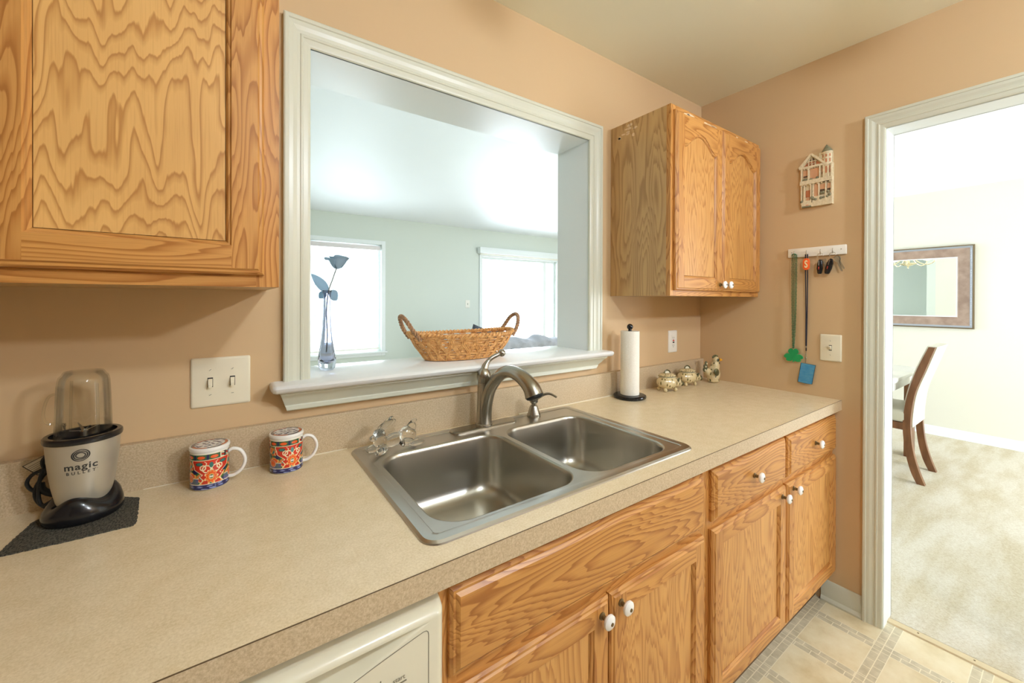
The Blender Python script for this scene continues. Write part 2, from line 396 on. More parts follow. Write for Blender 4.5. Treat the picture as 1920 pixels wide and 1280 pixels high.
def thing(name, label, cat, loc=(0, 0, 0), group=None, local=False, rotz=0):
    e = bpy.data.objects.new(name, None); e.empty_display_size = .05; COL.objects.link(e); e.location = loc; e.rotation_euler.z = rotz
    e['o'] = (0., 0., 0.) if local else tuple(float(v_) for v_ in loc)
    return tag(e, label, cat, group)
def struct(name, bm, mats, smooth=None, parent=None):
    o = finish(name, bm, mats, parent, smooth=smooth)
    if parent is None: o['kind'] = 'structure'
    return o
def BM(): return bmesh.new()
def copy_tree(o, parent=None):
    c = o.copy(); COL.objects.link(c)
    if parent is not None: c.parent = parent
    for ch in list(o.children): copy_tree(ch, c)
    return c
def text_mesh(body, size, spacing=1.0, bold=0):
    cu = bpy.data.curves.new('lettering', 'FONT'); cu.body = body; cu.size = size; cu.align_x = 'CENTER'; cu.align_y = 'CENTER'
    cu.space_character = spacing; cu.offset = bold; cu.resolution_u = 4
    ob = bpy.data.objects.new('lettering', cu); COL.objects.link(ob); bpy.context.view_layer.update()
    me = bpy.data.meshes.new_from_object(ob.evaluated_get(bpy.context.evaluated_depsgraph_get()))
    bpy.data.objects.remove(ob); bpy.data.curves.remove(cu); return me
def put_text(bm, me, place, mi=0):
    vs = [bm.verts.new(place(v_.co.x, v_.co.y)) for v_ in me.vertices]
    for p in me.polygons:
        try: f = bm.faces.new([vs[i] for i in p.vertices]); f.material_index = mi
        except ValueError: pass

# ================================================================== THE ROOMS
LX0, LX1, LY1, KY0, KX0, DX = -.55, 5.80, 4.20, -3.0, -1.75, 5.80
WT = .20     # back wall thickness
b_ = BM(); box(b_, KX0, XS+.055, KY0, 0, -.08, 0); struct('floor', b_, 'vinyl')
b_ = BM(); box(b_, XS+.095, DX, KY0-.3, LY1, -.08, .004); box(b_, LX0, XS+.095, WT, LY1, -.08, .004); struct('floor', b_, 'carpet')
b_ = BM(); box(b_, KX0-.1, XS+.05, KY0-.1, 0.1, ZC, ZC+.1); struct('ceiling', b_, 'ceil')
b_ = BM(); box(b_, XS+.05, DX+.1, KY0-.4, LY1+.1, ZC, ZC+.1); box(b_, LX0-.1, XS+.05, .1, LY1+.1, ZC, ZC+.1); struct('ceiling', b_, 'ceil2')
# back wall with pass-through: tan kitchen leaf, green living-room leaf
OX0, OX1, OZ0, OZ1 = .186, 1.294, 1.100, 2.046
for nm, y0, y1, mt_ in (('wall_back', 0, .1, 'tan'), ('wall_back', .1, WT, 'green')):
    b_ = BM(); xr = XS if y0 == 0 else XS+.113
    box(b_, KX0-.1, OX0-.012, y0, y1, 0, ZC); box(b_, OX1+.012, xr+.0, y0, y1, 0, ZC)
    box(b_, OX0-.012, OX1+.012, y0, y1, 0, OZ0); box(b_, OX0-.012, OX1+.012, y0, y1, OZ1+.012, ZC)
    if y0 == 0: box(b_, KX0-.1, KX0-.099, y0, y1, 0, ZC)
    struct(nm, b_, mt_)
# side wall with doorway: tan leaf and cream leaf
DY0, DY1, DZ = -.789, -1.64, 2.050
for x0, x1, ya, mt_ in ((XS, XS+.056, 0, 'tan'), (XS+.056, XS+.113, .1, 'cream')):
    b_ = BM(); box(b_, x0, x1, DY0+.012, ya, 0, ZC); box(b_, x0, x1, KY0, DY1-.012, 0, ZC); box(b_, x0, x1, DY1-.012, DY0+.012, DZ+.012, ZC)
    struct('wall_right', b_, mt_)
M['rear'] = wallmat('bounce_cut_wall_tone', (142, 120, 98), (138, 116, 94))  # unseen kitchen walls, darkened to cut bounce light
b_ = BM(); box(b_, KX0-.1, KX0, KY0, 0, 0, ZC); struct('wall_left', b_, 'rear')
b_ = BM(); box(b_, KX0-.1, XS+.056, KY0-.1, KY0, 0, ZC); struct('wall_rear', b_, 'rear')
# living room and dining room shells
W1 = (.80, 1.68, .64, 2.08); W2 = (3.26, 4.82, .06, 2.03)
def wall_holes(bm, x0, x1, z0, z1, holes, y0, y1):
    xs = sorted([x0, x1]+[h[0] for h in holes]+[h[1] for h in holes])
    for a, c in zip(xs, xs[1:]):
        h = [h_ for h_ in holes if h_[0] <= a+1e-6 and h_[1] >= c-1e-6]
        if not h: box(bm, a, c, y0, y1, z0, z1)
        else:
            if h[0][2] > z0: box(bm, a, c, y0, y1, z0, h[0][2])
            if h[0][3] < z1: box(bm, a, c, y0, y1, h[0][3], z1)
b_ = BM(); wall_holes(b_, LX0-.1, LX1, 0, ZC, [W1, W2], LY1, LY1+.14); struct('wall_far', b_, 'green')
b_ = BM(); box(b_, LX0-.1, LX0, WT, LY1, 0, ZC); struct('wall_left', b_, 'green')
b_ = BM(); box(b_, DX, DX+.1, KY0-.4, LY1+.14, 0, ZC); struct('wall_dining', b_, 'cream')
W3 = (3.5, 5.3, .06, 2.1)
b_ = BM(); wall_holes(b_, XS+.056, DX, 0, ZC, [W3], KY0-.4, KY0-.3); box(b_, XS+.056, XS+.113, KY0-.3, KY0, 0, ZC); struct('wall_rear', b_, 'cream')

# pass-through casing, jamb liner, stool and apron
def casing(bm, outer, inner, y0=0, sgn=-1):
    ox0, ox1, oz0, oz1 = outer; ix0, ix1, iz0, iz1 = inner
    def L(t, y): return (ox0+(ix0-ox0)*t, ox1+(ix1-ox1)*t, oz0+(iz0-oz0)*t, oz1+(iz1-oz1)*t, y0+sgn*y)
    return [L(0, 0), L(0, .018), L(.05, .0205), L(.16, .0205), L(.19, .0175), L(.34, .0165), L(.48, .0135), L(.60, .0125), L(.63, .0145), L(.70, .0145), L(.73, .0120), L(.90, .0110), L(.97, .0095), L(1, .006), L(1, 0)]
def casing3(name, outer, inner, to):
    """three-sided casing (left leg, head, right leg) with mitred corners; to(x,y,z) maps into place"""
    bm = BM(); lp = casing(bm, outer, inner); prev = None
    for x0, x1, z0, z1, y in lp:
        r = ring(bm, [to(x0, y, outer[2]), to(x0, y, z1), to(x1, y, z1), to(x1, y, outer[2])])
        if prev:
            for i in range(3): bm.faces.new((prev[i], prev[i+1], r[i+1], r[i]))
        prev = r
    return struct(name, bm, 'trim')
casing3('trim_1', (.119, 1.364, 1.123, 2.120), (OX0, OX1-.004, 1.123, OZ1), lambda x, y, z: (x, y, z))
b_ = BM()
box(b_, OX0-.012, OX0, -.004, WT+.004, 1.123, OZ1); box(b_, OX1, OX1+.012, -.004, WT+.004, 1.123, OZ1); box(b_, OX0-.012, OX1+.012, -.004, WT+.004, OZ1, OZ1+.012)
struct('trim_2', b_, 'trimc')
b_ = BM()   # stool: slab with bullnose front and ends
prof = [(.225, 1.100), (-.062, 1.100), (-.070, 1.102), (-.077, 1.108), (-.080, 1.115), (-.077, 1.120), (-.070, 1.123), (.225, 1.123)]
SXa, SXb = .088, 1.382
def stool_ring(x, k): return ring(b_, [(x, min(p[0]*1.0 + (0 if p[0] > 0 else k), .225), 1.1115+(p[1]-1.1115)*(1-k*22)) for p in prof])
rr = [stool_ring(SXa, .02), stool_ring(SXa+.004, .006), stool_ring(SXa+.012, 0), stool_ring(SXb-.012, 0), stool_ring(SXb-.004, .006), stool_ring(SXb, .02)]
for a, c in zip(rr, rr[1:]): skin(b_, a, c)
cap(b_, rr[0]); cap(b_, rr[-1])
bmesh.ops.translate(b_, vec=(0, 0, 0), verts=b_.verts)
struct('trim_3', b_, base('glossy_white_sill_paint', (240, 242, 240), .16)[0], smooth=40)
b_ = BM()   # apron moulding under the stool, ends cut at a slant
prof = [(0, 1.100), (-.052, 1.100), (-.054, 1.094), (-.046, 1.088), (-.040, 1.082), (-.034, 1.072), (-.026, 1.064), (-.024, 1.060), (-.026, 1.057), (-.026, 1.047), (-.022, 1.044), (0, 1.044)]
a = ring(b_, [(.108+(1.100-z)*.35, y, z) for y, z in prof]); c = ring(b_, [(1.362-(1.100-z)*.80, y, z) for y, z in prof])
skin(b_, a, c); cap(b_, a); cap(b_, c); struct('trim_4', b_, 'trim', smooth=30)
# doorway casing + jamb + threshold
casing3('trim_5', (-1.705, -.724, 0, 2.116), (DY1, DY0, 0, DZ), lambda x, y, z: (XS+y, x, z))
b_ = BM(); box(b_, XS-.004, XS+.117, DY0, DY0+.012, 0, DZ); box(b_, XS-.004, XS+.117, DY1-.012, DY1, 0, DZ); box(b_, XS-.004, XS+.117, DY1-.012, DY0+.012, DZ, DZ+.012)
struct('trim_6', b_, 'trimc')
casing3('trim_7', (-1.705, -.724, 0, 2.116), (DY1, DY0, 0, DZ), lambda x, y, z: (XS+.113-y, x, z))
b_ = BM(); prism(b_, [(0, 0), (.004, .005), (.02, .008), (.036, .005), (.04, 0)], DY1, DY0, lambda a, b2, d: (XS+.055+a, d, b2))
for k in range(6):
    lathe(b_, [(0, .0088), (.003, .0084), (.003, .006)], 10, (XS+.074, DY0-.09-.15*k, 0), mi=1)
struct('trim_8', b_, [base('satin_brass_threshold', (214, 196, 160), .35, .4)[0], 'brass'], smooth=30)
# baseboards
def baseboard(name, pts, nrm, h=.093, mat='trim'):
    """straight run from a to b, nrm points into the room"""
    a, c = Vector(pts[0]), Vector(pts[1]); n_ = Vector(nrm); bm = BM()
    pf = [(0, 0), (.018, 0), (.019, .008), (.015, .017), (.012, .022), (.012, .062*h/.093), (.009, .072*h/.093), (.009, .082*h/.093), (.004, h), (0, h)]
    ra = ring(bm, [a+n_*p[0]+Vector((0, 0, p[1])) for p in pf]); rb = ring(bm, [c+n_*p[0]+Vector((0, 0, p[1])) for p in pf])
    skin(bm, ra, rb); cap(bm, ra); cap(bm, rb); return struct(name, bm, mat, smooth=30)
baseboard('baseboard_right', [(XS, -.58, 0), (XS, -.724, 0)], (-1, 0, 0))
baseboard('baseboard_right', [(XS, -1.705, 0), (XS, KY0, 0)], (-1, 0, 0))
baseboard('baseboard_dining', [(DX, KY0-.3, 0), (DX, LY1, 0)], (-1, 0, 0), mat='trimc')
baseboard('baseboard_far', [(LX0, LY1, 0), (W2[0]-.06, LY1, 0)], (0, -1, 0), mat='trimc')

# windows of the living room and the unseen dining window
def window(name, wd, y, d, blind=True, sash=True):
    x0, x1, z0, z1 = wd
    root = bpy.data.objects.new(name, None); COL.objects.link(root); root['kind'] = 'structure'; root.location = ((x0+x1)/2, y, z0); root['o'] = ((x0+x1)/2, y, z0)
    b_ = BM(); c_ = .052
    f = -d
    for bx in ((x0-c_, x0, z0-c_, z1+c_), (x1, x1+c_, z0-c_, z1+c_), (x0, x1, z1, z1+c_), (x0, x1, z0-c_, z0)):
        box(b_, bx[0], bx[1], min(y, y+f*.018), max(y, y+f*.018), bx[2], bx[3], .004)
    box(b_, x0-c_-.02, x1+c_+.02, min(y, y+f*.05), max(y, y+f*.05), z0-.012, z0+.010, .004)
    finish('window_casing', b_, 'trimc', root, smooth=0)
    b_ = BM(); yy = y+d*.06; t = .035
    for bx in ((x0, x0+t, z0, z1), (x1-t, x1, z0, z1), (x0+t, x1-t, z1-t, z1), (x0+t, x1-t, z0, z0+t*1.4)):
        box(b_, bx[0], bx[1], min(yy, yy+d*.04), max(yy, yy+d*.04), bx[2], bx[3])
    if sash == 'mid': box(b_, x0+t, x1-t, min(yy, yy+d*.04), max(yy, yy+d*.04), (z0+z1)/2-.02, (z0+z1)/2+.02)
    if sash == 'slide': box(b_, (x0+x1)/2+.52, (x0+x1)/2+.58, min(yy, yy+d*.04), max(yy, yy+d*.04), z0+t, z1-t)
    finish('window_frame', b_, 'trimc', root, smooth=0)
    b_ = BM(); box(b_, x0+t, x1-t, min(yy+d*.018, yy+d*.022), max(yy+d*.018, yy+d*.022), z0+t, z1-t); finish('window_pane', b_, 'pane', root, smooth=0)
    return root
w1 = window('window_1', W1, LY1, 1); w2 = window('window_2', W2, LY1, 1, sash='slide'); w3 = window('window_3', W3, KY0-.3, -1, sash='slide')
M['slat'] = base('white_blind_slats', (246, 246, 246), .5, Transmission_Weight=.3)[0]
bl = thing('window_blind', 'white slatted blind inside the window behind the vase', 'window blind', (1.24, LY1+.03, 1.98))
b_ = BM(); box(b_, W1[0]+.005, W1[1]-.02, LY1-.005, LY1+.045, 2.005, 2.06, .003); finish('headrail', b_, base('pinkish_white_headrail', (232, 224, 224), .5)[0], bl)
b_ = BM()
for k in range(34):
    z = 1.985-k*.038; box(b_, W1[0]+.02, W1[1]-.03, LY1+.004, LY1+.036, z, z+.0012)
finish('slats', b_, 'slat', bl, smooth=0)
b_ = BM(); box(b_, W1[0]+.02, W1[1]-.03, LY1+.006, LY1+.034, .68, .70); finish('bottom_rail', b_, 'plate_w', bl)
b_ = BM(); tube(b_, [(.865, LY1-.01, 2.0), (.865, LY1-.012, 1.12)], .004, 8); finish('wand', b_, 'plate_w', bl)
vl = thing('window_valance', 'long white boxed valance above the bright wide window', 'valance', (4.03, LY1, 2.06))
b_ = BM(); box(b_, 3.17, 4.93, LY1-.10, LY1-.002, 2.07, 2.165, .004); finish('valance_box', b_, 'trimc', vl)
b_ = BM(); box(b_, 3.20, 4.90, LY1-.06, LY1-.03, 2.05, 2.07); finish('valance_track', b_, 'plate_w', vl)

# ================================================================== CABINETRY
def add_knob(parent, x, y, z, ax=-1):
    """porcelain knob on an antique brass stem"""
    b_ = BM(); R_ = Matrix.Rotation(PI/2, 3, 'X')      # +z -> -y
    lathe(b_, [(.0, 0), (.0085, 0), (.0085, .0025), (.0055, .004), (.0045, .014), (.006, .0155), (.006, .017), (0, .017)], 20, (x, y, z), rot=R_)
    k = finish('knob', b_, 'brass', parent)
    b_ = BM(); lathe(b_, [(0, .0155), (.008, .0158), (.0135, .0175), (.0165, .0215), (.0160, .0255), (.012, .0285), (.006, .0302), (.0035, .0304)], 28, (x, y, z), rot=R_)
    lathe(b_, [(.0042, .0300), (.0040, .0315), (.0022, .0325), (0, .0325)], 16, (x, y, z), rot=R_, mi=1)
    finish('knob_head', b_, ['porcelain', 'brass'], k)
def add_door(parent, x0, x1, z0, z1, yf, knob=None, arch=0, stile=.052, th=.019, panel='oak_panel'):
    bm = BM(); yb = yf+th
    def L(d, y): return (x0+d, x1-d, z0+d, z1-d, y)
    frames(bm, [L(0, yb), L(0, yf+.009), L(.004, yf+.004), L(.008, yf+.0035), L(.011, yf)], mats=(1, 0, 1, 0))
    e = .011; s = stile
    # opening outline, arch along the top
    ox0, ox1, oz0, oz1 = x0+s, x1-s, z0+s, z1-s
    if arch: oz1 -= arch
    N = 28 if arch else 1
    def top(t):
        if not arch: return oz1
        sft = abs(2*t-1)
        return oz1 + (arch*.80*(.5+.5*math.cos(PI*min(sft/.88, 1)))**.72 if sft < .88 else 0)
    def outline(d, y):
        pts = [(ox0+d, y, oz0+d), (ox1-d, y, oz0+d)]
        for k in range(N+1):
            t = 1-k/N; x = ox0+(ox1-ox0)*t; x = min(max(x, ox0+d), ox1-d); pts.append((x, y, top(t)-d))
        return pts
    # flat faces
    def q(a, b2, c, d, mi): quad(bm, [(a, yf, c), (b2, yf, c), (b2, yf, d), (a, yf, d)], mi)
    q(x0+e, ox0, z0+e, z1-e, 0); q(ox1, x1-e, z0+e, z1-e, 0); q(ox0, ox1, z0+e, oz0, 1)
    for k in range(N):
        ta, tb = k/N, (k+1)/N; xa, xb = ox0+(ox1-ox0)*ta, ox0+(ox1-ox0)*tb
        quad(bm, [(xa, yf, top(ta)), (xb, yf, top(tb)), (xb, yf, z1-e), (xa, yf, z1-e)], 1)
    lps = [outline(0, yf), outline(.0022, yf+.0035), outline(.0050, yf+.0040), outline(.0085, yf+.0085), outline(.0088, yf+.0150)]
    rs = [ring(bm, l) for l in lps]
    for a, c in zip(rs, rs[1:]):
        n_ = len(a)
        for i in range(n_):
            j = (i+1) % n_; f = bm.faces.new((a[i], a[j], c[j], c[i])); f.material_index = 1 if (i == 0 or 2 <= i < n_-1) else 0
    bmesh.ops.remove_doubles(bm, verts=bm.verts, dist=1e-5)
    cap(bm, ring(bm, outline(.0088, yf+.0152)), 0)
    d = finish('door', bm, ['oak_v', 'oak_h'], parent, smooth=20)
    bm = BM(); ol = outline(.0096, yf+.0090)
    f = bm.faces.new(ring(bm, ol)); r = bmesh.ops.extrude_face_region(bm, geom=[f]); bmesh.ops.translate(bm, vec=(0, .0065, 0), verts=[v_ for v_ in r['geom'] if isinstance(v_, bmesh.types.BMVert)])
    finish('door_panel', bm, panel, d, smooth=0)
    if knob: add_knob(d, knob[0], yf, knob[1])
    return d
def add_drawer(parent, x0, x1, z0, z1, yf, knob=None, th=.019, name='drawer'):
    bm = BM()
    def L(d, y): return (x0+d, x1-d, z0+d, z1-d, y)
    frames(bm, [L(0, yf+th), L(0, yf+.011), L(.005, yf+.0055), L(.009, yf+.005), L(.016, yf)], fill_last=True, mats=(0, 0, 0, 0))
    d = finish(name, bm, ['oak_drawer'], parent, smooth=20)
    if knob: add_knob(d, knob[0], yf, knob[1])
def add_box_frame(parent, x0, x1, y_face, yb, z0, z1, openings, name='cabinet_body', side='oak_y', lid=True):
    bm = BM(); t = .012
    yc = y_face+.019
    for bx in ((x0, x0+t, z0, z1), (x1-t, x1, z0, z1), (x0+t, x1-t, z0, z0+t), (x0+t, x1-t, z1-t, z1))[:4 if lid else 3]:
        box(bm, bx[0], bx[1], yc, yb, bx[2], bx[3])
    box(bm, x0+t, x1-t, yb-.006, yb, z0+t, z1-t)
    o = finish(name, bm, side, parent, smooth=0)
    bm = BM(); xs = sorted({x0, x1} | {v_ for op in openings for v_ in op[:2]})
    for a, c in zip(xs, xs[1:]):
        ops = sorted([op for op in openings if op[0] <= a+1e-6 and op[1] >= c-1e-6], key=lambda o_: o_[2])
        z = z0; mi = 1 if ops else 0
        for op in ops:
            if op[2] > z: box(bm, a, c, y_face, yc, z, op[2], mi=mi)
            z = op[3]
        if z < z1: box(bm, a, c, y_face, yc, z, z1, mi=mi)
    finish('face_frame', bm, ['oak_v', 'oak_h'], parent, smooth=0)

YUF = -.307   # face frame front of wall cabinets (left one a little deeper)
# right wall cabinet
rc = thing('wall_cabinet', 'oak wall cabinet with two arched doors in the corner right of the pass-through', 'cabinet', (1.436, 0, 1.364), 'oak wall cabinets')
add_box_frame(rc, 1.436, 2.190, YUF, -.001, 1.364, 2.130, [(1.474, 2.152, 1.402, 2.092)])
add_door(rc, 1.452, 1.808, 1.386, 2.108, YUF-.019, knob=(1.783, 1.415), arch=.075)
add_door(rc, 1.812, 2.174, 1.386, 2.108, YUF-.019, knob=(1.836, 1.415), arch=.075)
# paint smudges left on its top corner
rnd = random.Random(3)
for k in range(12):
    cy, cz = -.02-rnd.random()*.12, 2.115-rnd.random()*.05*(1 if k % 3 else 1.6); n_ = 8; w_, h_ = .004+rnd.random()*.010, .003+rnd.random()*.006
    b_ = BM(); prism(b_, [(cy+w_*math.cos(2*PI*i/n_)*(.6+.6*rnd.random()), cz+h_*math.sin(2*PI*i/n_)*(.6+.6*rnd.random())) for i in range(n_)], 0, .0004, lambda a, c, d: (1.436-d, a, c)); finish('paint_smudge', b_, 'paintsm', rc)
for k in range(9):
    cx = 1.47+rnd.random()*.62; cz = 2.100+rnd.random()*.006; w_ = .01+rnd.random()*.03; h_ = .002+rnd.random()*.003
    b_ = BM(); prism(b_, [(cx+w_*math.cos(2*PI*i/8)*(.6+.6*rnd.random()), cz+h_*math.sin(2*PI*i/8)) for i in range(8)], 0, .0006, lambda a, c, d: (a, YUF-.019-d+.0035, c)); finish('paint_smudge', b_, 'paintsm', rc)
# left wall cabinet
YL = -.324
lc = thing('wall_cabinet', 'large oak wall cabinet at upper left, over the switch plate', 'cabinet', (-.70, 0, 1.369), 'oak wall cabinets')
add_box_frame(lc, -.68, .0815, YL, -.001, 1.369, 2.135, [(-.642, .043, 1.407, 2.097)])
add_door(lc, -.305, .0555, 1.392, 2.115, YL-.019, panel='oak_ply')
add_door(lc, -.665, -.309, 1.392, 2.115, YL-.019, panel='oak_ply')

# base cabinets
YB = -.616; YF = YB-.019
ZB0, ZB1 = .125, .8675
def base_cab(name, label, x0, x1, ops, lid=True):
    t = thing(name, label, 'cabinet', (x0, 0, 0), 'oak base cabinets'); add_box_frame(t, x0, x1, YB, -.002, ZB0, ZB1, ops, lid=lid)
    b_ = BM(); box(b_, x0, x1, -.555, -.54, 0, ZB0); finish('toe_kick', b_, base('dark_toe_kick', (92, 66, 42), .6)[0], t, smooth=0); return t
sb = base_cab('base_cabinet', 'oak sink cabinet with a long false drawer front over two doors', .294, 1.150, [(.33, 1.115, .170, .655), (.33, 1.115, .70, .838)], lid=False)
add_drawer(sb, .312, 1.119, .690, .846, YF, name='false_drawer_front')
add_door(sb, .312, .713, .152, .668, YF, knob=(.684, .637)); add_door(sb, .718, 1.119, .152, .668, YF, knob=(.748, .640))
mb = base_cab('base_cabinet', 'oak base cabinet with drawer and door between the sink cabinet and the corner cabinet', 1.151, 1.680, [(1.19, 1.66, .17, .655), (1.19, 1.66, .70, .838)])
add_drawer(mb, 1.166, 1.668, .690, .842, YF, knob=(1.412, .771)); add_door(mb, 1.162, 1.668, .152, .668, YF, knob=(1.628, .640))
cb = base_cab('base_cabinet', 'oak base cabinet with drawer and door at the far end by the doorway', 1.681, 2.195, [(1.70, 2.16, .17, .655), (1.70, 2.16, .70, .838)])
add_drawer(cb, 1.688, 2.188, .690, .842, YF, knob=(1.938, .771)); add_door(cb, 1.682, 2.188, .152, .668, YF, knob=(1.724, .645))

# countertop with sink cut-out and backsplash
SX0, SX1, SY0, SY1 = .2804, 1.1247, -.6004, -.0409
ct = thing('countertop', 'speckled beige laminate countertop running along the wall under the pass-through', 'countertop', (0, -.3, ZT-.042))
b_ = BM(); zb = ZT-.042
cx0, cx1, cy0, cy1 = SX0+.02, SX1-.02, SY0+.02, SY1-.02
X0c, X1c, Yf, Yb = -1.2, XS-.001, YD, -.0205
for bx in ((X0c, cx0, Yf, Yb), (cx1, X1c, Yf, Yb), (cx0, cx1, Yf, cy0), (cx0, cx1, cy1, Yb)): box(b_, bx[0], bx[1], bx[2], bx[3], zb, ZT)
finish('worktop', b_, 'lam', ct, smooth=0)
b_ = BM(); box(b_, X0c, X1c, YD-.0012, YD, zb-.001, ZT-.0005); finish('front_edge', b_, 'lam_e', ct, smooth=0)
b_ = BM(); box(b_, X0c, X1c, YD-.0015, YD+.0003, ZT-.0006, ZT+.00015); finish('edge_seam', b_, 'seam', ct, smooth=0)
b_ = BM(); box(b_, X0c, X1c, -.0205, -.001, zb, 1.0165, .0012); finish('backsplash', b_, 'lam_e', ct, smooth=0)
b_ = BM(); tube(b_, [(-.16, -.0215, ZT+.0006), (.14, -.0215, ZT+.0006), (.16, -.0215, ZT+.0008), (SX0, -.0215, ZT+.0008)], [.0012, .0014, .0022, .0022], 6); finish('caulk_bead', b_, 'caulk', ct)
b_ = BM(); tube(b_, [(.9, -.0215, ZT+.001), (1.62, -.0215, ZT+.001)], .0032, 6); finish('caulk_bead', b_, 'caulk', ct)

# dishwasher
dw = thing('dishwasher', 'bisque dishwasher under the countertop, left of the sink cabinet', 'dishwasher', (-.01, 0, 0))
b_ = BM(); box(b_, -.305, .285, -.60, -.02, .10, .862); finish('tub', b_, base('grey_tub', (120, 116, 104), .6)[0], dw, smooth=0)
b_ = BM()
DXa, DXb, zt, zl = -.308, .2925, .842, .700
NX, NZ = 160, 150
def dwy(x, z):
    """front surface: rounded top edge, scooped hand grip, inset console"""
    y = -.648
    u = (z-zl)/(zt-zl)
    y += .016*max(0, (u-.90)/.10)**2            # rounded top
    e = min(x-DXa, DXb-x); y += .012*max(0, 1-e/.012)**2
    q = min(.264-x, x+.280)               # distance from the tips of the wedge-shaped hand grip
    if q > 0:
        zt_ = .8255; w_ = min(.060, .285*q); dep = min(.036, .34*q)
        t = (zt_-z)/w_
        if 0 < t < 1: y += dep*min(1, t/.05) if t < .45 else dep*(1-(t-.45)/.55)
    return y
g = [[b_.verts.new((DXa+(DXb-DXa)*i/NX, dwy(DXa+(DXb-DXa)*i/NX, zl+(zt-zl)*j/NZ), zl+(zt-zl)*j/NZ)) for i in range(NX+1)] for j in range(NZ+1)]
for j in range(NZ):
    for i in range(NX): b_.faces.new((g[j][i], g[j][i+1], g[j+1][i+1], g[j+1][i]))
for j, row in ((0, g[0]), (NZ, g[NZ])):
    back = [b_.verts.new((v_.co.x, -.60, v_.co.z)) for v_ in row]
    skin(b_, row, back, closed=False)
for i in (0, NX):
    col_ = [g[j][i] for j in range(NZ+1)]; back = [b_.verts.new((v_.co.x, -.60, v_.co.z)) for v_ in col_]; skin(b_, col_, back, closed=False)
finish('control_panel', b_, 'dw', dw, smooth=50)
b_ = BM(); box(b_, DXa, DXb, -.645, -.60, .14, .696, .006); finish('door', b_, 'dw', dw)
b_ = BM(); box(b_, DXa+.01, DXb-.01, -.57, -.55, 0, .135); finish('kick_panel', b_, 'dw', dw, smooth=0)
b_ = BM()   # console outline and its markings
yy = -.6492
def ob(x0, x1, z0, z1): box(b_, x0, x1, yy, yy+.003, z0, z1)
ol = [(.263, .700), (.263, .806), (.2620, .8105), (.2590, .8135), (.2540, .8140), (.224, .8080), (.200, .8030), (.175, .7975), (.148, .791), (.10, .778), (.05, .767), (-.01, .763)]
tube(b_, [(x, dwy(x, z)-.0002, z) for x, z in ol], .0006, 6)
finish('console_groove', b_, 'inkg', dw)
b_ = BM(); me = text_mesh('start', .0105)
put_text(b_, me, lambda x, z: (.214+x, yy+.0003, .761+z)); box(b_, .202, .226, yy, yy+.002, .7525, .7538)
for x, h in ((.186, 0), (.174, 0), (.162, 0)):
    box(b_, x-.0016, x+.0016, yy, yy+.002, .7625, .7655)
    box(b_, x-.0006, x+.0006, yy, yy+.002, .768, .772)
finish('printed_markings', b_, 'inkg', dw, smooth=0)

# ================================================================== SINK
sk = thing('kitchen_sink', 'double bowl stainless steel sink set into the countertop', 'sink', (.70, -.32, ZT))
bowls = [(.327, .703, -.560, -.150), (.726, 1.070, -.560, -.150)]
b_ = BM(); RC = .035
lps = []
for d, z in ((0, ZT+.0002), (.001, ZT+.003), (.006, ZT+.0065), (.020, ZT+.0074), (.0265, ZT+.0068), (.0290, ZT+.0045)):
    lps.append(ring(b_, [(x, y, z) for x, y in rrect(SX0+d, SX1-d, SY0+d, SY1-d, max(RC-d, .012), 8)]))
for a, c in zip(lps, lps[1:]): skin(b_, a, c)
zd = ZT+.0045
edges = []
def loop_edges(r):
    for i in range(len(r)):
        e = b_.edges.get((r[i], r[(i+1) % len(r)])) or b_.edges.new((r[i], r[(i+1) % len(r)])); edges.append(e)
loop_edges(lps[-1]); holes = []
for bx in bowls:
    r = ring(b_, [(x, y, zd) for x, y in rrect(bx[0]-.004, bx[1]+.004, bx[2]-.004, bx[3]+.004, .074, 12)]); loop_edges(r); holes.append(r)
bmesh.ops.triangle_fill(b_, use_beauty=True, edges=edges)
finish('deck', b_, 'steel', sk, smooth=30)
for bx in bowls:
    b_ = BM(); rs = []
    x0, x1, y0, y1 = bx
    for d, z, r in ((-.004, zd, .074), (-.0015, zd-.0008, .072), (.001, zd-.004, .070), (.003, zd-.012, .068), (.010, zd-.10, .066), (.014, zd-.140, .064), (.020, zd-.158, .060), (.032, zd-.171, .055), (.050, zd-.178, .045), (.10, zd-.182, .04)):
        rs.append(ring(b_, [(x, y, z) for x, y in rrect(x0+d, x1-d, y0+d, y1-d, max(r, .02), 12)]))
    for a, c in zip(rs, rs[1:]): skin(b_, a, c)
    # floor with a gentle fall to the drain
    cx, cy = (x0+x1)/2, (y0+y1)/2
    last = rs[-1]
    for f_ in (.6,):
        r2 = ring(b_, [(cx+(v_.co.x-cx)*f_, cy+(v_.co.y-cy)*f_, zd-.184) for v_ in last]); skin(b_, last, r2); last = r2
    n_ = len(last); r3 = ring(b_, [(cx+.042*(v_.co.x-cx)/math.hypot(v_.co.x-cx, v_.co.y-cy), cy+.042*(v_.co.y-cy)/math.hypot(v_.co.x-cx, v_.co.y-cy), zd-.187) for v_ in last]); skin(b_, last, r3); cap(b_, r3)
    bw = finish('bowl', b_, 'bowl', sk, smooth=60)
    b_ = BM(); lathe(b_, [(0, zd-.190), (.03, zd-.190), (.036, zd-.186), (.043, zd-.1845), (.044, zd-.1865)], 28, (cx, cy, 0)); finish('drain', b_, 'nickel', bw)

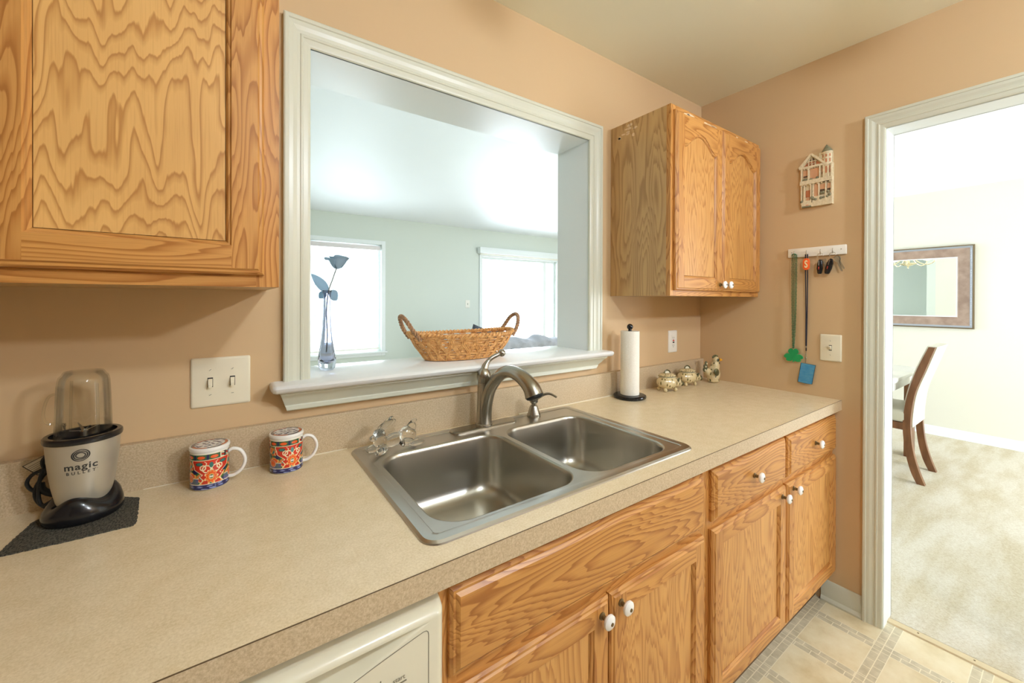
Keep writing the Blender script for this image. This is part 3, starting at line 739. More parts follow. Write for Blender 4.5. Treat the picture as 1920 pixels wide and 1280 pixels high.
# ================================================================== FAUCET
fc = thing('faucet', 'brushed nickel pull-out faucet with raised ball-tipped lever behind the sink', 'faucet', (.71, -.082, zd))
b_ = BM(); rs = []
for d, z in ((0, zd), (.0005, zd+.004), (.003, zd+.0065), (.008, zd+.0075)):
    rs.append(ring(b_, [(x, y, z) for x, y in rrect(.582+d, .838-d, -.111+d, -.055-d, .027-d, 10)]))
for a, c in zip(rs, rs[1:]): skin(b_, a, c)
cap(b_, rs[-1]); finish('base_plate', b_, 'nickel', fc)
fx_, fy_ = .708, -.083
b_ = BM(); lathe(b_, [(0, zd+.007), (.029, zd+.007), (.0285, zd+.012), (.0262, zd+.014), (.0262, zd+.016), (.0235, 1.00), (.0215, 1.060), (.0215, 1.0640), (.0205, 1.0648), (.0205, 1.0660), (.0218, 1.067)], 36, (fx_, fy_, 0)); finish('body', b_, 'nickel', fc)
b_ = BM(); lathe(b_, [(.0215, 1.067), (.0225, 1.073), (.0245, 1.082), (.0240, 1.092), (.0195, 1.104), (.0130, 1.112), (.009, 1.116), (0, 1.117)], 36, (fx_, fy_, 0))
pts = curve([(fx_-.002, fy_, 1.100), (fx_+.008, fy_, 1.124), (fx_+.024, fy_-.003, 1.143), (fx_+.046, fy_-.006, 1.154), (fx_+.060, fy_-.008, 1.159)], 7)
tube(b_, pts, [.0150-.0075*min(1, i/12) + .0 for i in range(len(pts))], 14)
ball(b_, (fx_+.066, fy_-.009, 1.161), .0135, 20); finish('lever_handle', b_, 'nickel', fc)
d_ = Vector((.757-fx_, -.298-fy_, 0)); Ld = d_.length; d_.normalize(); sd = d_.cross(Vector((0, 0, 1)))
def sp(s, z): return Vector((fx_, fy_, 0))+d_*s+Vector((0, 0, z))
b_ = BM(); pts = curve([sp(.004, zd+.012), sp(.006, .955), sp(.012, 1.0), sp(.028, 1.045), sp(.056, 1.083)], 8); n_ = len(pts)
tube(b_, pts, [.0235-.0035*i/n_ for i in range(n_)], 20, up=tuple(sd)); finish('spout', b_, 'nickel', fc)
b_ = BM(); pts = curve([sp(.055, 1.082), sp(.085, 1.106), sp(.120, 1.116), sp(.155, 1.110), sp(.185, 1.095), sp(.208, 1.076), sp(.220, 1.054)], 8); n_ = len(pts)
rad = [.0198]+[.0195]*3+[.0198+.0100*(max(0, i/n_-.30)/.70)**1.35 for i in range(4, n_)]
tube(b_, pts, rad, 22, up=tuple(sd)); hd = finish('spray_head', b_, 'nickel', fc)
e = pts[-1]; tdir = (pts[-1]-pts[-2]).normalized()
b_ = BM(); tube(b_, [e-tdir*.001, e+tdir*.005, e+tdir*.009], [.0285, .0255, .018], 22, up=tuple(sd)); finish('spray_face', b_, 'rubber', hd)
b_ = BM(); pm = pts[int(n_*.60)]; ball(b_, pm+Vector((0, 0, -.0195)), (.006, .007, .004), 12); finish('spray_button', b_, 'rubber', hd)
# soap dispenser
sx_, sy_ = .920, -.088
sd_ = thing('soap_dispenser', 'brushed nickel soap dispenser pump right of the faucet', 'soap dispenser', (sx_, sy_, zd))
b_ = BM(); lathe(b_, [(0, zd), (.0255, zd), (.0255, zd+.003), (.0245, zd+.010), (.0235, zd+.0105), (.0150, zd+.038), (.0135, zd+.041), (0, zd+.041)], 32, (sx_, sy_, 0)); finish('collar', b_, 'nickel', sd_)
b_ = BM(); lathe(b_, [(.0095, zd+.041), (.0095, zd+.050), (.0145, zd+.053), (.0158, zd+.056), (.0165, zd+.074), (.0150, zd+.0765), (0, zd+.077)], 32, (sx_, sy_, 0))
q_ = d_
pts = curve([Vector((sx_, sy_, zd+.066))+q_*.008, Vector((sx_, sy_, zd+.074))+q_*.022, Vector((sx_, sy_, zd+.089))+q_*.045+Vector((.004, 0, 0)), Vector((sx_, sy_, zd+.093))+q_*.066+Vector((.010, 0, 0)), Vector((sx_, sy_, zd+.084))+q_*.088+Vector((.016, 0, 0))], 6)
tube(b_, pts, [.0065-.003*i/len(pts) for i in range(len(pts))], 12); finish('pump_head', b_, 'nickel', sd_)

# ================================================================== KITCHEN CEILING LAMPS (out of frame, they light the room)
def ceiling_lamp(label, x, y, z, r, mat):
    t = thing('ceiling_lamp', label, 'lamp', (x, y, z-r))
    b_ = BM(); lathe(b_, [(0, ZC), (.07, ZC), (.07, ZC-.02), (.02, ZC-.03), (.02, z+r+.03), (.035, z+r+.02), (.035, z+r*.8), (0, z+r*.8)], 28, (x, y, 0)); finish('lamp_base', b_, 'nickel', t)
    b_ = BM(); ball(b_, (x, y, z), r, 20); finish('bulb', b_, mat, t)
ceiling_lamp('round ceiling lamp over the middle of the kitchen floor', 0.60, -1.75, 2.20, .06, 'bulbB')
ceiling_lamp('round ceiling lamp at the back of the kitchen', 1.65, -2.65, 2.20, .07, 'bulbA')

t = thing('ceiling_shadow_blocker', 'added unseen, unlit nickel can spotlight on the kitchen ceiling', 'blocker', (1.20, -1.32, 2.27))  # added out of view to cast the shadow above the pass-through
b_ = BM(); lathe(b_, [(0, ZC), (.06, ZC), (.06, ZC-.012), (.056, ZC-.016), (.056, 2.272), (.050, 2.270), (.048, 2.30), (0, 2.30)], 28, (1.20, -1.32, 0)); finish('blocker_can', b_, 'nickel', t)

# ================================================================== WALL PLATES
def plate_bm(bm, a0, a1, z0, z1, to, th=.006):
    lp = [rrect(a0, a1, z0, z1, .004, 3), rrect(a0, a1, z0, z1, .004, 3), rrect(a0+.0015, a1-.0015, z0+.0015, z1-.0015, .004, 3), rrect(a0+.005, a1-.005, z0+.005, z1-.005, .003, 3)]
    rs = [ring(bm, [to(p[0], p[1], d) for p in l]) for l, d in zip(lp, (0, th*.45, th*.8, th))]
    for a, c in zip(rs, rs[1:]): skin(bm, a, c)
    cap(bm, rs[-1])
def switch(parent, a, z, to, plate='plate', up=True):
    b_ = BM(); bx = [(a-.0055, z-.012), (a+.0055, z-.012), (a+.0055, z+.012), (a-.0055, z+.012)]
    prism(b_, bx, .0055, .0063, to); finish('toggle_slot', b_, 'slot', parent, smooth=0)
    b_ = BM(); k = 1 if up else -1
    ra = ring(b_, [to(a+x, z+zz, .006) for x, zz in ((-.0045, -.009), (.0045, -.009), (.0045, .009), (-.0045, .009))])
    rb = ring(b_, [to(a+x, z+zz, .0085) for x, zz in ((-.0045, -.008), (.0045, -.008), (.0045, .009), (-.0045, .009))])
    rc_ = ring(b_, [to(a+x, z+zz+.007*k, .019) for x, zz in ((-.0035, -.004), (.0035, -.004), (.0035, .003), (-.0035, .003))])
    skin(b_, ra, rb); skin(b_, rb, rc_); cap(b_, rc_); finish('toggle', b_, plate, parent, smooth=0)
def screw(parent, a, z, to, ang=.5):
    b_ = BM(); r = .0032
    prism(b_, [(a+r*math.cos(t), z+r*math.sin(t)) for t in [2*PI*i/12 for i in range(12)]], .0055, .0070, to)
    c, s_ = math.cos(ang), math.sin(ang)
    prism(b_, [(a+x*c-y*s_, z+x*s_+y*c) for x, y in ((-.0028, -.0004), (.0028, -.0004), (.0028, .0004), (-.0028, .0004))], .0069, .0072, to, mi=1)
    finish('screw', b_, ['plate', 'slot'], parent, smooth=0)
toB = lambda a, z, d: (a, -d, z)
toR = lambda a, z, d: (XS-d, a, z)
t = thing('light_switch', 'almond double switch plate on the wall above the two mugs', 'light switch', (-.016, 0, 1.076))
b_ = BM(); plate_bm(b_, -.077, .045, 1.077, 1.199, toB); finish('plate', b_, 'plate', t)
for a in (-.0385, .0068):
    switch(t, a, 1.138, toB, up=False); screw(t, a, 1.169, toB, .7); screw(t, a, 1.107, toB, .5 if a < 0 else 0)
t = thing('light_switch', 'almond single switch plate on the side wall near the doorway', 'light switch', (XS, -.606, 1.075))
b_ = BM(); plate_bm(b_, -.647, -.568, 1.076, 1.195, toR); finish('plate', b_, 'plate', t)
switch(t, -.6075, 1.136, toR); screw(t, -.6075, 1.167, toR, 1); screw(t, -.6075, 1.104, toR, .9)
t = thing('power_outlet', 'white outlet with red and black test buttons in the corner below the wall cabinet', 'power outlet', (1.923, 0, 1.069))
b_ = BM(); plate_bm(b_, 1.886, 1.961, 1.070, 1.186, toB); finish('plate', b_, 'plate_w', t)
b_ = BM(); prism(b_, rrect(1.9065, 1.9405, 1.095, 1.161, .002, 2), .004, .0075, toB); fcx = finish('receptacle_face', b_, 'plate_w', t, smooth=0)
cxo = 1.9235
for zc_ in (1.148, 1.108):
    b_ = BM()
    for dx, w_, h_ in ((-.006, .0008, .004), (.006, .0008, .0034)): prism(b_, [(cxo+dx-w_, zc_-h_), (cxo+dx+w_, zc_-h_), (cxo+dx+w_, zc_+h_), (cxo+dx-w_, zc_+h_)], .007, .0078, toB)
    prism(b_, [(cxo+.0022*math.cos(i), zc_-.0085+.0022*math.sin(i)) for i in range(6)], .007, .0078, toB)
    finish('socket_holes', b_, 'slot', fcx, smooth=0)
for zc_, mt_, nm in ((1.133, 'red', 'reset_button'), (1.1235, 'black', 'test_button')):
    b_ = BM(); prism(b_, rrect(cxo-.006, cxo+.006, zc_-.0035, zc_+.0035, .001, 2), .007, .009, toB); finish(nm, b_, mt_, fcx, smooth=0)
t = thing('light_switch', 'small white switch plate on the pale green far wall', 'light switch', (3.0, LY1, 1.22))
b_ = BM(); plate_bm(b_, 2.965, 3.04, 1.22, 1.338, lambda a, z, d: (a, LY1-d, z)); finish('plate', b_, 'plate_w', t)
switch(t, 3.0025, 1.279, lambda a, z, d: (a, LY1-d, z), 'plate_w')

# ================================================================== MUGS
def mug_col(u, v):
    """enamel decoration; u = angle -1..1 (0 = medallion facing front), v = 0..1 height"""
    def C(*c): return tuple(rgb(*c)[:3])
    CR, RED, ORG, NAVY, BLU, GRN, TEAL, YEL, PUR, WHT = C(240, 226, 186), C(204, 52, 32), C(232, 92, 32), C(34, 36, 84), C(54, 66, 132), C(46, 104, 56), C(60, 120, 112), C(238, 176, 90), C(92, 88, 132), C(238, 234, 222)
    s = lambda k, a=1.0, b=0.0: math.sin(a*k+b)
    if v < .02 or v > .965: return WHT
    if v < .15:
        n = s(u*24, 1, 2*s(v*30)) * s(v*62, 1, u*14)
        return BLU if v < .022 or v > .142 else (C(140, 152, 200) if n > .45 else C(84, 98, 158) if n > .2 else NAVY)
    if v < .165: return CR
    if v > .80:
        if v < .815 or v > .955: return CR
        u2 = u*1.55+.60; k = u2 % 2
        if abs(u2 % 1 - .5) > .485: return CR
        if k < 1:
            q = (u2*3) % 1-.5; return ORG if (q/.30)**2+((v-.885)/.042)**2 < 1 else (NAVY if abs(q) > .42 else C(52, 92, 60))
        n = s(u*30, 1, 2) * s(v*60, 1, u*18); return CR if n > .55 else PUR if n > .25 else C(22, 52, 44) if n > -.5 else RED
    # middle field
    uu = (u-.10+.5) % 1.0-.5; x = uu/.5; y = (v-.165)/.635     # medallion centred just right of front, x -1..1 , y 0..1
    r1 = math.hypot(x*1.5, (y-.30)*1.05); a1 = math.atan2((y-.30)*1.05, x*1.5)
    pet = math.cos(9*a1)
    if r1 < .10: return WHT if math.hypot(abs(x)*1.5-.045, (y-.30)) < .04 else C(120, 120, 90)
    if r1 < .135: return YEL
    if r1 < .24+.03*pet: return ORG
    if r1 < .275+.035*pet: return YEL
    if r1 < .31+.035*pet and y > .12: return CR if pet > 0 else RED
    hw = (.30+.34*min(1, max(0, (y-.42))/.35)**.7+.03*math.cos(y*20)) if y > .36 else .33+.05*math.cos(y*18)
    if abs(abs(x)-hw) < .018: return CR
    if abs(x) < hw:
        if math.hypot((abs(x)-.40)/.13, (y-.86)/.075) < 1: return TEAL if math.hypot((abs(x)-.40)/.09, (y-.86)/.05) < 1 else C(40, 84, 70)
        if math.hypot(x/.075, (y-.80)/.12)+abs(x)*1.5 < 1: return TEAL
        for cx_, cy_, rr_ in ((.15, .64, .13), (.27, .70, .09)):
            rq = math.hypot((abs(x)-cx_), (y-cy_)*.9)
            if abs(rq-rr_) < .020: return CR
        if abs(abs(x)-.20-.05*s(y*20)) < .016 and .72 < y < .96: return CR
        rq = math.hypot(abs(x)-.20, (y-.02)*.8)
        if abs(rq-.13) < .022: return YEL
        if y < .07 and abs(x) < .11: return TEAL if abs(x) < .09 else CR
        return RED
    n1 = s(x*9+y*5) + s(y*11-x*4, 1, 1.3); n2 = s(x*12.5, 1, 2.2)+s(y*14, 1, .4)
    q = math.hypot((abs(x)-.80)/.16, (y-.22)/.17)
    if q < 1: return YEL if .52 < q < .66 else ORG if q < .52 else RED if q < .9 else CR
    if y < .26 and abs(x) > .42:
        return CR if abs(y-.25) < .012 else C(86, 100, 110) if n1 > -.2 else PUR
    if n2 > 1.25: return NAVY
    if n2 > .95: return C(30, 70, 44)
    if n1 > 1.15: return ORG
    if n1 > .55: return YEL
    if n2 < -1.25: return TEAL
    if n1 < -1.25: return RED
    if n1 < -.75: return C(232, 180, 110)
    return GRN if n2 > .0 else C(206, 120, 60)
def lid_col(r, a):
    def C(*c): return tuple(rgb(*c)[:3])
    if r > .98: return C(238, 232, 214)
    if r > .80:
        return C(90, 70, 60) if r > .95 or r < .83 else (C(190, 96, 56) if math.cos(3*a) > -.1 else C(98, 96, 104))
    n = math.sin(7*r+4*a)*math.sin(10*r-3*a+1)+.6*math.sin(3*a+13*r)
    n2 = math.sin(r*17*math.cos(a))*math.sin(r*15*math.sin(a)+.7)
    return C(58, 62, 106) if n+n2 > .66 else C(140, 146, 176) if n+n2 > .38 else C(232, 230, 222)
def vcol_mat(name):
    mt, nt, b = base(name, rough=.16, Coat_Weight=.4); a = nt.nodes.new('ShaderNodeVertexColor'); a.layer_name = 'enamel'
    nt.links.new(a.outputs[0], b.inputs['Base Color']); return mt
M['enamel'] = vcol_mat('painted_enamel_decoration')
def grid_obj(name, fn, cfn, nu, nv, parent):
    """closed-in-u surface with per-corner colours"""
    verts = [fn(i/nu, j/nv) for j in range(nv+1) for i in range(nu)]
    faces = [(j*nu+i, j*nu+(i+1) % nu, (j+1)*nu+(i+1) % nu, (j+1)*nu+i) for j in range(nv) for i in range(nu)]
    me = bpy.data.meshes.new(name); me.from_pydata(verts, [], faces)
    ca = me.color_attributes.new('enamel', 'FLOAT_COLOR', 'CORNER'); buf = []
    for p in range(len(faces)):
        j, i = divmod(p, nu); c = cfn((i+.5)/nu, (j+.5)/nv); buf += list(c)+[1]; buf += list(c)+[1]; buf += list(c)+[1]; buf += list(c)+[1]
    ca.data.foreach_set('color', buf); me.materials.append(M['enamel']); me.polygons.foreach_set('use_smooth', [True]*len(faces))
    o = bpy.data.objects.new(name, me); COL.objects.link(o); o.parent = parent; o['o'] = parent['o']; return o
def make_mug(label, loc, rot):
    t = thing('lidded_mug', label, 'mug', loc, 'lidded enamel mugs', local=True, rotz=rot)
    R, H = .0375, .0855
    grid_obj('mug_body', lambda u, v: (R*(1-.03*(1-min(1, v/.03))**2 if v < .03 else R)*math.cos(2*PI*u) if False else (R-.002*max(0, 1-v/.03)**2)*math.cos(2*PI*u), (R-.002*max(0, 1-v/.03)**2)*math.sin(2*PI*u), .0015+v*(H-.0015)), lambda u, v: mug_col(((u+.75) % 1)*2-1, v), 320, 120, t)
    b_ = BM(); lathe(b_, [(R, H), (R-.001, H+.001), (R-.003, H), (R-.0035, .006), (0, .005)], 48); lathe(b_, [(R-.0018, .0015), (R-.005, 0), (R-.008, 0), (R-.010, .002), (0, .002)], 48); finish('mug_lining', b_, 'porcelain', t)
    b_ = BM(); pts = curve([(R-.002, 0, .073), (R+.008, 0, .078), (R+.022, 0, .073), (R+.031, 0, .058), (R+.032, 0, .042), (R+.024, 0, .025), (R+.010, 0, .015), (R-.002, 0, .014)], 6)
    tube(b_, pts, .0050, 14, flat=(1.0, .8), up=(0, 1, 0)); finish('handle', b_, 'porcelain', t)
    b_ = BM(); lathe(b_, [(0, H+.001), (R-.004, H+.001), (R+.0008, H+.0015), (R+.0020, H+.004), (R+.0020, H+.007), (R+.0010, H+.0095), (R-.002, H+.0105)], 56); ld = finish('lid', b_, 'porcelain', t)
    grid_obj('lid_decoration', lambda u, v: ((R-.0015)*v*math.cos(2*PI*u)+1e-6, (R-.0015)*v*math.sin(2*PI*u), H+.0103+.0008*(1-v*v)), lambda u, v: lid_col(v, 2*PI*u), 120, 40, ld)
    return t
make_mug('lidded floral mug nearer the blender, below the double switch plate', (-.037, -.074, ZT), math.radians(-12))
make_mug('lidded floral mug nearer the sink', (.1205, -.076, ZT), math.radians(-4))

# ================================================================== BLENDER
bx_, by_ = -.2385, -.098
def fray(pts, step=.0035, amp=.0011):
    rn = random.Random(5); out = []
    for (x0, y0), (x1, y1) in zip(pts, pts[1:]+pts[:1]):
        n_ = max(1, int(math.hypot(x1-x0, y1-y0)/step))
        for k in range(n_): out.append((x0+(x1-x0)*k/n_+rn.uniform(-amp, amp), y0+(y1-y0)*k/n_+rn.uniform(-amp, amp)))
    return out
mt_ = finish('liner_mat', (lambda b_: (prism(b_, fray([(-.322, -.206), (-.24, -.209), (-.150, -.207), (-.1475, -.19), (-.160, -.071), (-.19, -.045), (-.28, -.040), (-.312, -.085), (-.318, -.15)]), 0, .0022, lambda a, c, d: (a, c, ZT+d)), b_)[1])(BM()), 'mat', loc=(-.23, -.12, ZT), smooth=0)
tag(mt_, 'dark woven liner mat with frayed edge under the blender', 'mat')
t = thing('blender', 'small silver blender with clear cup standing on a dark mat', 'blender', (bx_, by_, ZT+.0022))
z0 = ZT+.0022
b_ = BM(); N = 72; rs = []
for k, (r, z, am) in enumerate(((.0, .0, 0), (.054, 0, 0), (.0575, .004, 0), (.0585, .012, 0), (.0570, .022, .3), (.0530, .032, .8), (.0470, .040, 1), (.040, .043, 1), (.0, .043, 1))):
    if r == 0: rs.append([b_.verts.new((bx_, by_, z0+z))]); continue
    rs.append(ring(b_, [(bx_+r*math.cos(a), by_+r*math.sin(a), z0+z+am*.0085*math.cos(3*(a-.42))+am*.002*math.cos(a-.3)) for a in [2*PI*i/N for i in range(N)]]))
for a, c in zip(rs, rs[1:]):
    if len(a) == 1:
        for i in range(N): b_.faces.new((a[0], c[i], c[(i+1) % N]))
    elif len(c) == 1:
        for i in range(N): b_.faces.new((a[i], c[0], a[(i+1) % N]))
    else: skin(b_, a, c)
finish('base', b_, 'black', t, smooth=70)
BP = [(0, .936), (.035, .936), (.0395, .950), (.0445, .975), (.0485, 1.005), (.0515, 1.035), (.0532, 1.060), (.0535, 1.066)]
def brad(z):
    for (r0, z0_), (r1, z1_) in zip(BP[1:], BP[2:]):
        if z0_ <= z <= z1_: return r0+(r1-r0)*(z-z0_)/(z1_-z0_)
    return BP[-1][0]
b_ = BM(); lathe(b_, BP, 72, (bx_, by_, 0)); finish('motor_housing', b_, 'silver', t)
b_ = BM(); lathe(b_, [(.0535, 1.0655), (.0560, 1.0665), (.0570, 1.0705), (.0565, 1.0755), (.0545, 1.0775), (.0480, 1.0775), (.0470, 1.070), (.030, 1.068), (0, 1.068)], 72, (bx_, by_, 0))
for k in range(7): tube(b_, [(bx_-.03, by_-.03+k*.01, 1.0695), (bx_+.03, by_-.03+k*.01, 1.0695)], .0015, 6)
finish('collar', b_, 'black', t)
# lettering wrapped on the housing
ang0 = math.atan2(-1.2517-by_, 0-bx_) - math.radians(5)
def wrap(x, z, zc, d=.0004):
    zz = zc+z; r = brad(zz)+d; a = ang0+x/.050; return (bx_+r*math.cos(a), by_+r*math.sin(a), zz)
b_ = BM()
put_text(b_, text_mesh('magic', .0175, 1.12, .0004), lambda x, z: wrap(x*1.05, z, 1.0235)); put_text(b_, text_mesh('BULLET', .0078, 1.75, .0002), lambda x, z: wrap(x, z, 1.0115))
put_text(b_, text_mesh('TM', .0018), lambda x, z: wrap(x+.0225, z, 1.0135))
for k in range(3):       # swirl emblem: interleaved crescents
    for half in range(2):
        a0 = PI*half+k*.7; ri = .0048+.0026*k; prev = None
        for i in range(25):
            f_ = i/24; a = a0+f_*PI*1.25; w_ = .0019*math.sin(PI*f_)**.8+.0001; rr_ = ri+.0012*f_
            p = [b_.verts.new(wrap((rr_+s_*w_)*math.cos(a)*1.08, (rr_+s_*w_)*math.sin(a), 1.0455)) for s_ in (-.5, .5)]
            if prev: b_.faces.new((prev[0], prev[1], p[1], p[0]))
            prev = p
finish('lettering', b_, 'ink', t, smooth=0, fixn=False)
b_ = BM(); cp = [(.0415, 1.071), (.0405, 1.10), (.0390, 1.15), (.0375, 1.180), (.0355, 1.190), (.0315, 1.1945), (.0300, 1.198), (.0285, 1.2005), (.010, 1.1995), (0, 1.1995)]
lathe(b_, cp, 64, (bx_, by_, 0)); lathe(b_, [(r-.0022 if r > .003 else 0, z-.0022 if z > 1.08 else z) for r, z in cp], 64, (bx_, by_, 0))
for k in range(4):
    a = ang0+.55+k*PI/2; c, s_ = math.cos(a), math.sin(a)
    pts = [(bx_+(.0430-.0035*f_)*c, by_+(.0430-.0035*f_)*s_, 1.072+.105*f_) for f_ in (0, .3, .6, 1)]; tube(b_, pts, .0022, 8)
cup = finish('cup', b_, 'clearp', t, smooth=50)
b_ = BM(); a = PI+.25; c, s_ = math.cos(a), math.sin(a)
pts = curve([(bx_+r*c, by_+r*s_, z) for r, z in ((.0385, 1.160), (.047, 1.155), (.0525, 1.135), (.053, 1.115), (.047, 1.104), (.040, 1.103))], 5); tube(b_, pts, .0022, 8); finish('cup_handle', b_, 'clearp', cup)
b_ = BM()
for k, tl in ((0, .35), (1, -.25)):
    a = .6+k*PI/2; c, s_ = math.cos(a), math.sin(a)
    for sg in (-1, 1):
        quad(b_, [(bx_-s_*.003, by_+c*.003, 1.080), (bx_+s_*.003, by_-c*.003, 1.080), (bx_+sg*c*.022+s_*.001, by_+sg*s_*.022-c*.001, 1.086+.008*k), (bx_+sg*c*.022-s_*.001, by_+sg*s_*.022+c*.001, 1.086+.008*k)])
lathe(b_, [(.006, 1.070), (.006, 1.080), (.003, 1.083), (0, 1.083)], 16, (bx_, by_, 0)); finish('blade', b_, 'steel', t, smooth=0)
b_ = BM(); ang0 -= .62
def wrapc(x, z, zc): r = .0412-(zc+z-1.071)*.03; a = ang0+x/.04; return (bx_+r*math.cos(a), by_+r*math.sin(a), zc+z)
m1 = text_mesh('magic', .0072, 1.0, .0002); put_text(b_, m1, lambda x, z: wrapc(z+.0015, x, 1.099))
m1 = text_mesh('BULLET', .0035, 1.5, .0001); put_text(b_, m1, lambda x, z: wrapc(z-.0035, x, 1.099))
finish('cup_lettering', b_, 'ink', cup, smooth=0, fixn=False); ang0 += .62
b_ = BM()
loops = [[(-.285, -.07, .935), (-.300, -.055, .925), (-.316, -.045, .940), (-.319, -.040, .962), (-.309, -.037, .985), (-.296, -.040, 1.000), (-.290, -.045, 1.022), (-.300, -.045, 1.028), (-.309, -.042, 1.015), (-.305, -.040, .998), (-.290, -.038, .985)],
         [(-.283, -.05, 1.000), (-.300, -.045, 1.000), (-.322, -.040, .992), (-.331, -.038, .975), (-.322, -.038, .958), (-.300, -.042, .950), (-.280, -.05, .948)],
         [(-.305, -.052, 1.003), (-.309, -.055, .985), (-.311, -.055, .965), (-.309, -.06, .945), (-.302, -.065, .934), (-.285, -.07, .945)]]
for l in loops: tube(b_, curve(l, 8), .0033, 8)
tube(b_, curve([(-.309, -.052, .975), (-.307, -.052, .963), (-.298, -.052, .953), (-.28, -.055, .945)], 6), .0062, 10)
finish('power_cord', b_, 'rubber', t)
b_ = BM(); y_ = -.036
lab = [(-.338, 1.010), (-.299, 1.031), (-.283, 1.012), (-.300, .985), (-.318, .988)]
prism(b_, lab, 0, .0006, lambda a, c, d: (a, y_-d, c)); cxl, czl = -.306, 1.008
prism(b_, [(cxl+(a-cxl)*.93, czl+(c-czl)*.93) for a, c in lab], .0005, .0009, lambda a, c, d: (a, y_-d, c), mi=1)
for k in range(6):
    f_ = k/6; tube(b_, [(-.330+.012*f_, y_-.0012, 1.006-.018*f_), (-.304+.010*f_, y_-.0012, 1.021-.018*f_)], .0004, 5, mi=0)
finish('cord_label', b_, ['ink', 'labelp'], t, smooth=0)

# ================================================================== GLASS RABBIT (remeshed glass body)
def blob(name, parts, vox, mat, parent=None, loc=None, sm=6, tubes=()):
    b_ = BM()
    for p in parts:
        c, r = p[0], p[1]; rt = None
        if len(p) > 2: rt = Matrix.Rotation(math.radians(p[2][0]), 3, 'X') @ Matrix.Rotation(math.radians(p[2][1]), 3, 'Y') @ Matrix.Rotation(math.radians(p[2][2]), 3, 'Z')
        ball(b_, c, r, 18, rot=rt)
    for pts, rad in tubes: tube(b_, curve(pts, 5), rad, 12) if not isinstance(rad, tuple) else tube(b_, curve(pts, 5), [rad[0]+(rad[1]-rad[0])*i/(5*(len(pts)-1)) for i in range(5*(len(pts)-1)+1)], 12)
    o = finish(name, b_, mat, parent, loc=loc)
    md = o.modifiers.new('remesh', 'REMESH'); md.mode = 'VOXEL'; md.voxel_size = vox; md.use_smooth_shade = True
    md = o.modifiers.new('smooth', 'SMOOTH'); md.factor = .6; md.iterations = sm
    return o
zr = zd+.0005
gr = Vector((.40, -.10, zr))
def G(x, y, z): return (gr.x+x, gr.y+y, zr+z)
gb = blob('glass_rabbit', [
      (G(-.050, -.010, .030), (.020, .019, .022)), (G(-.055, -.016, .050), (.018, .016, .016), (0, 25, 0)), (G(-.073, -.020, .044), (.010, .009, .009)), (G(-.044, -.008, .012), (.018, .018, .013)),
      (G(-.014, -.008, .026), (.040, .017, .019), (0, -10, 0)), (G(.030, -.004, .030), (.028, .020, .028), (0, 15, 0)), (G(.044, -.004, .052), (.014, .012, .016)), (G(.050, -.004, .068), (.011, .008, .006), (0, -20, 0)),
      (G(-.055, -.034, .009), (.024, .010, .0095), (0, 0, 30)), (G(-.072, -.006, .010), (.018, .010, .0105), (0, 0, 10)), (G(.052, -.022, .0075), (.028, .010, .0078), (0, 0, 8)), (G(.048, .012, .0075), (.026, .010, .0078)),
      (G(.022, -.018, .016), (.020, .010, .014)), (G(-.034, -.014, .076), (.028, .0050, .0105), (0, -40, 6)), (G(-.028, .002, .070), (.028, .0050, .0105), (0, -24, -10))], .0014, 'glass', loc=tuple(gr), sm=3)
tag(gb, 'clear glass rabbit figurine on the back corner of the sink beside the mug', 'figurine')

# ================================================================== PAPER TOWELS
px, py = 1.464, -.090
t = thing('paper_towel_holder', 'black stone paper towel stand with ball finial on the countertop', 'paper towel holder', (px, py, ZT))
b_ = BM(); lathe(b_, [(0, ZT), (.066, ZT), (.070, ZT+.003), (.0715, ZT+.008), (.070, ZT+.013), (.066, ZT+.0155), (.061, ZT+.0165), (0, ZT+.0165)], 56, (px, py, 0)); finish('base', b_, 'marble', t)
b_ = BM(); lathe(b_, [(.008, ZT+.016), (.008, 1.213), (.0065, 1.217), (0, 1.2172)], 20, (px, py, 0)); finish('rod', b_, 'marble', t)
b_ = BM(); ball(b_, (px, py, 1.2265), .0135, 24); finish('finial', b_, 'marble', t)
b_ = BM(); zb_ = ZT+.0168
lathe(b_, [(.0195, zb_), (.040, zb_), (.0408, zb_+.001), (.0408, 1.207), (.040, 1.208), (.0195, 1.208), (.0195, zb_)], 56, (px, py, 0))
b_.faces.ensure_lookup_table()
o = finish('paper_towel_roll', b_, 'paper', loc=(px, py, zb_)); tag(o, 'white paper towel roll standing on the black holder', 'paper towel roll')

# ================================================================== CERAMIC PIGS AND ROOSTER
def ceramic(name, stroke, basec=(224, 206, 162), basec2=(206, 186, 138), sc=26, th=.2, loc=(0, 0, 0)):
    mt, nt, b = base(name, rough=.15, Coat_Weight=.5)
    v = coords(nt, (sc, sc, sc*.42), loc); vo = nt.nodes.new('ShaderNodeTexVoronoi'); vo.feature = 'F1'; vo.inputs['Scale'].default_value = 1; nt.links.new(v, vo.inputs['Vector'])
    c0 = ramp(nt, noise(nt, coords(nt), 24, 2), [(.35, basec), (.65, basec2)])
    f = math_n(nt, 'LESS_THAN', vo.outputs['Distance'], th)
    nt.links.new(mix(nt, f, c0, rgb(*stroke)), b.inputs['Base Color']); return mt
M['cer_p'] = ceramic('cream_glaze_with_leaf_strokes', (112, 98, 56), sc=75, th=.27)
M['cer_band'] = ceramic('cream_glaze_with_ring_border', (90, 84, 54), sc=170, th=.36)
M['cer_r'] = ceramic('cream_glaze_with_dark_leaves', (84, 80, 46), sc=60, th=.24)
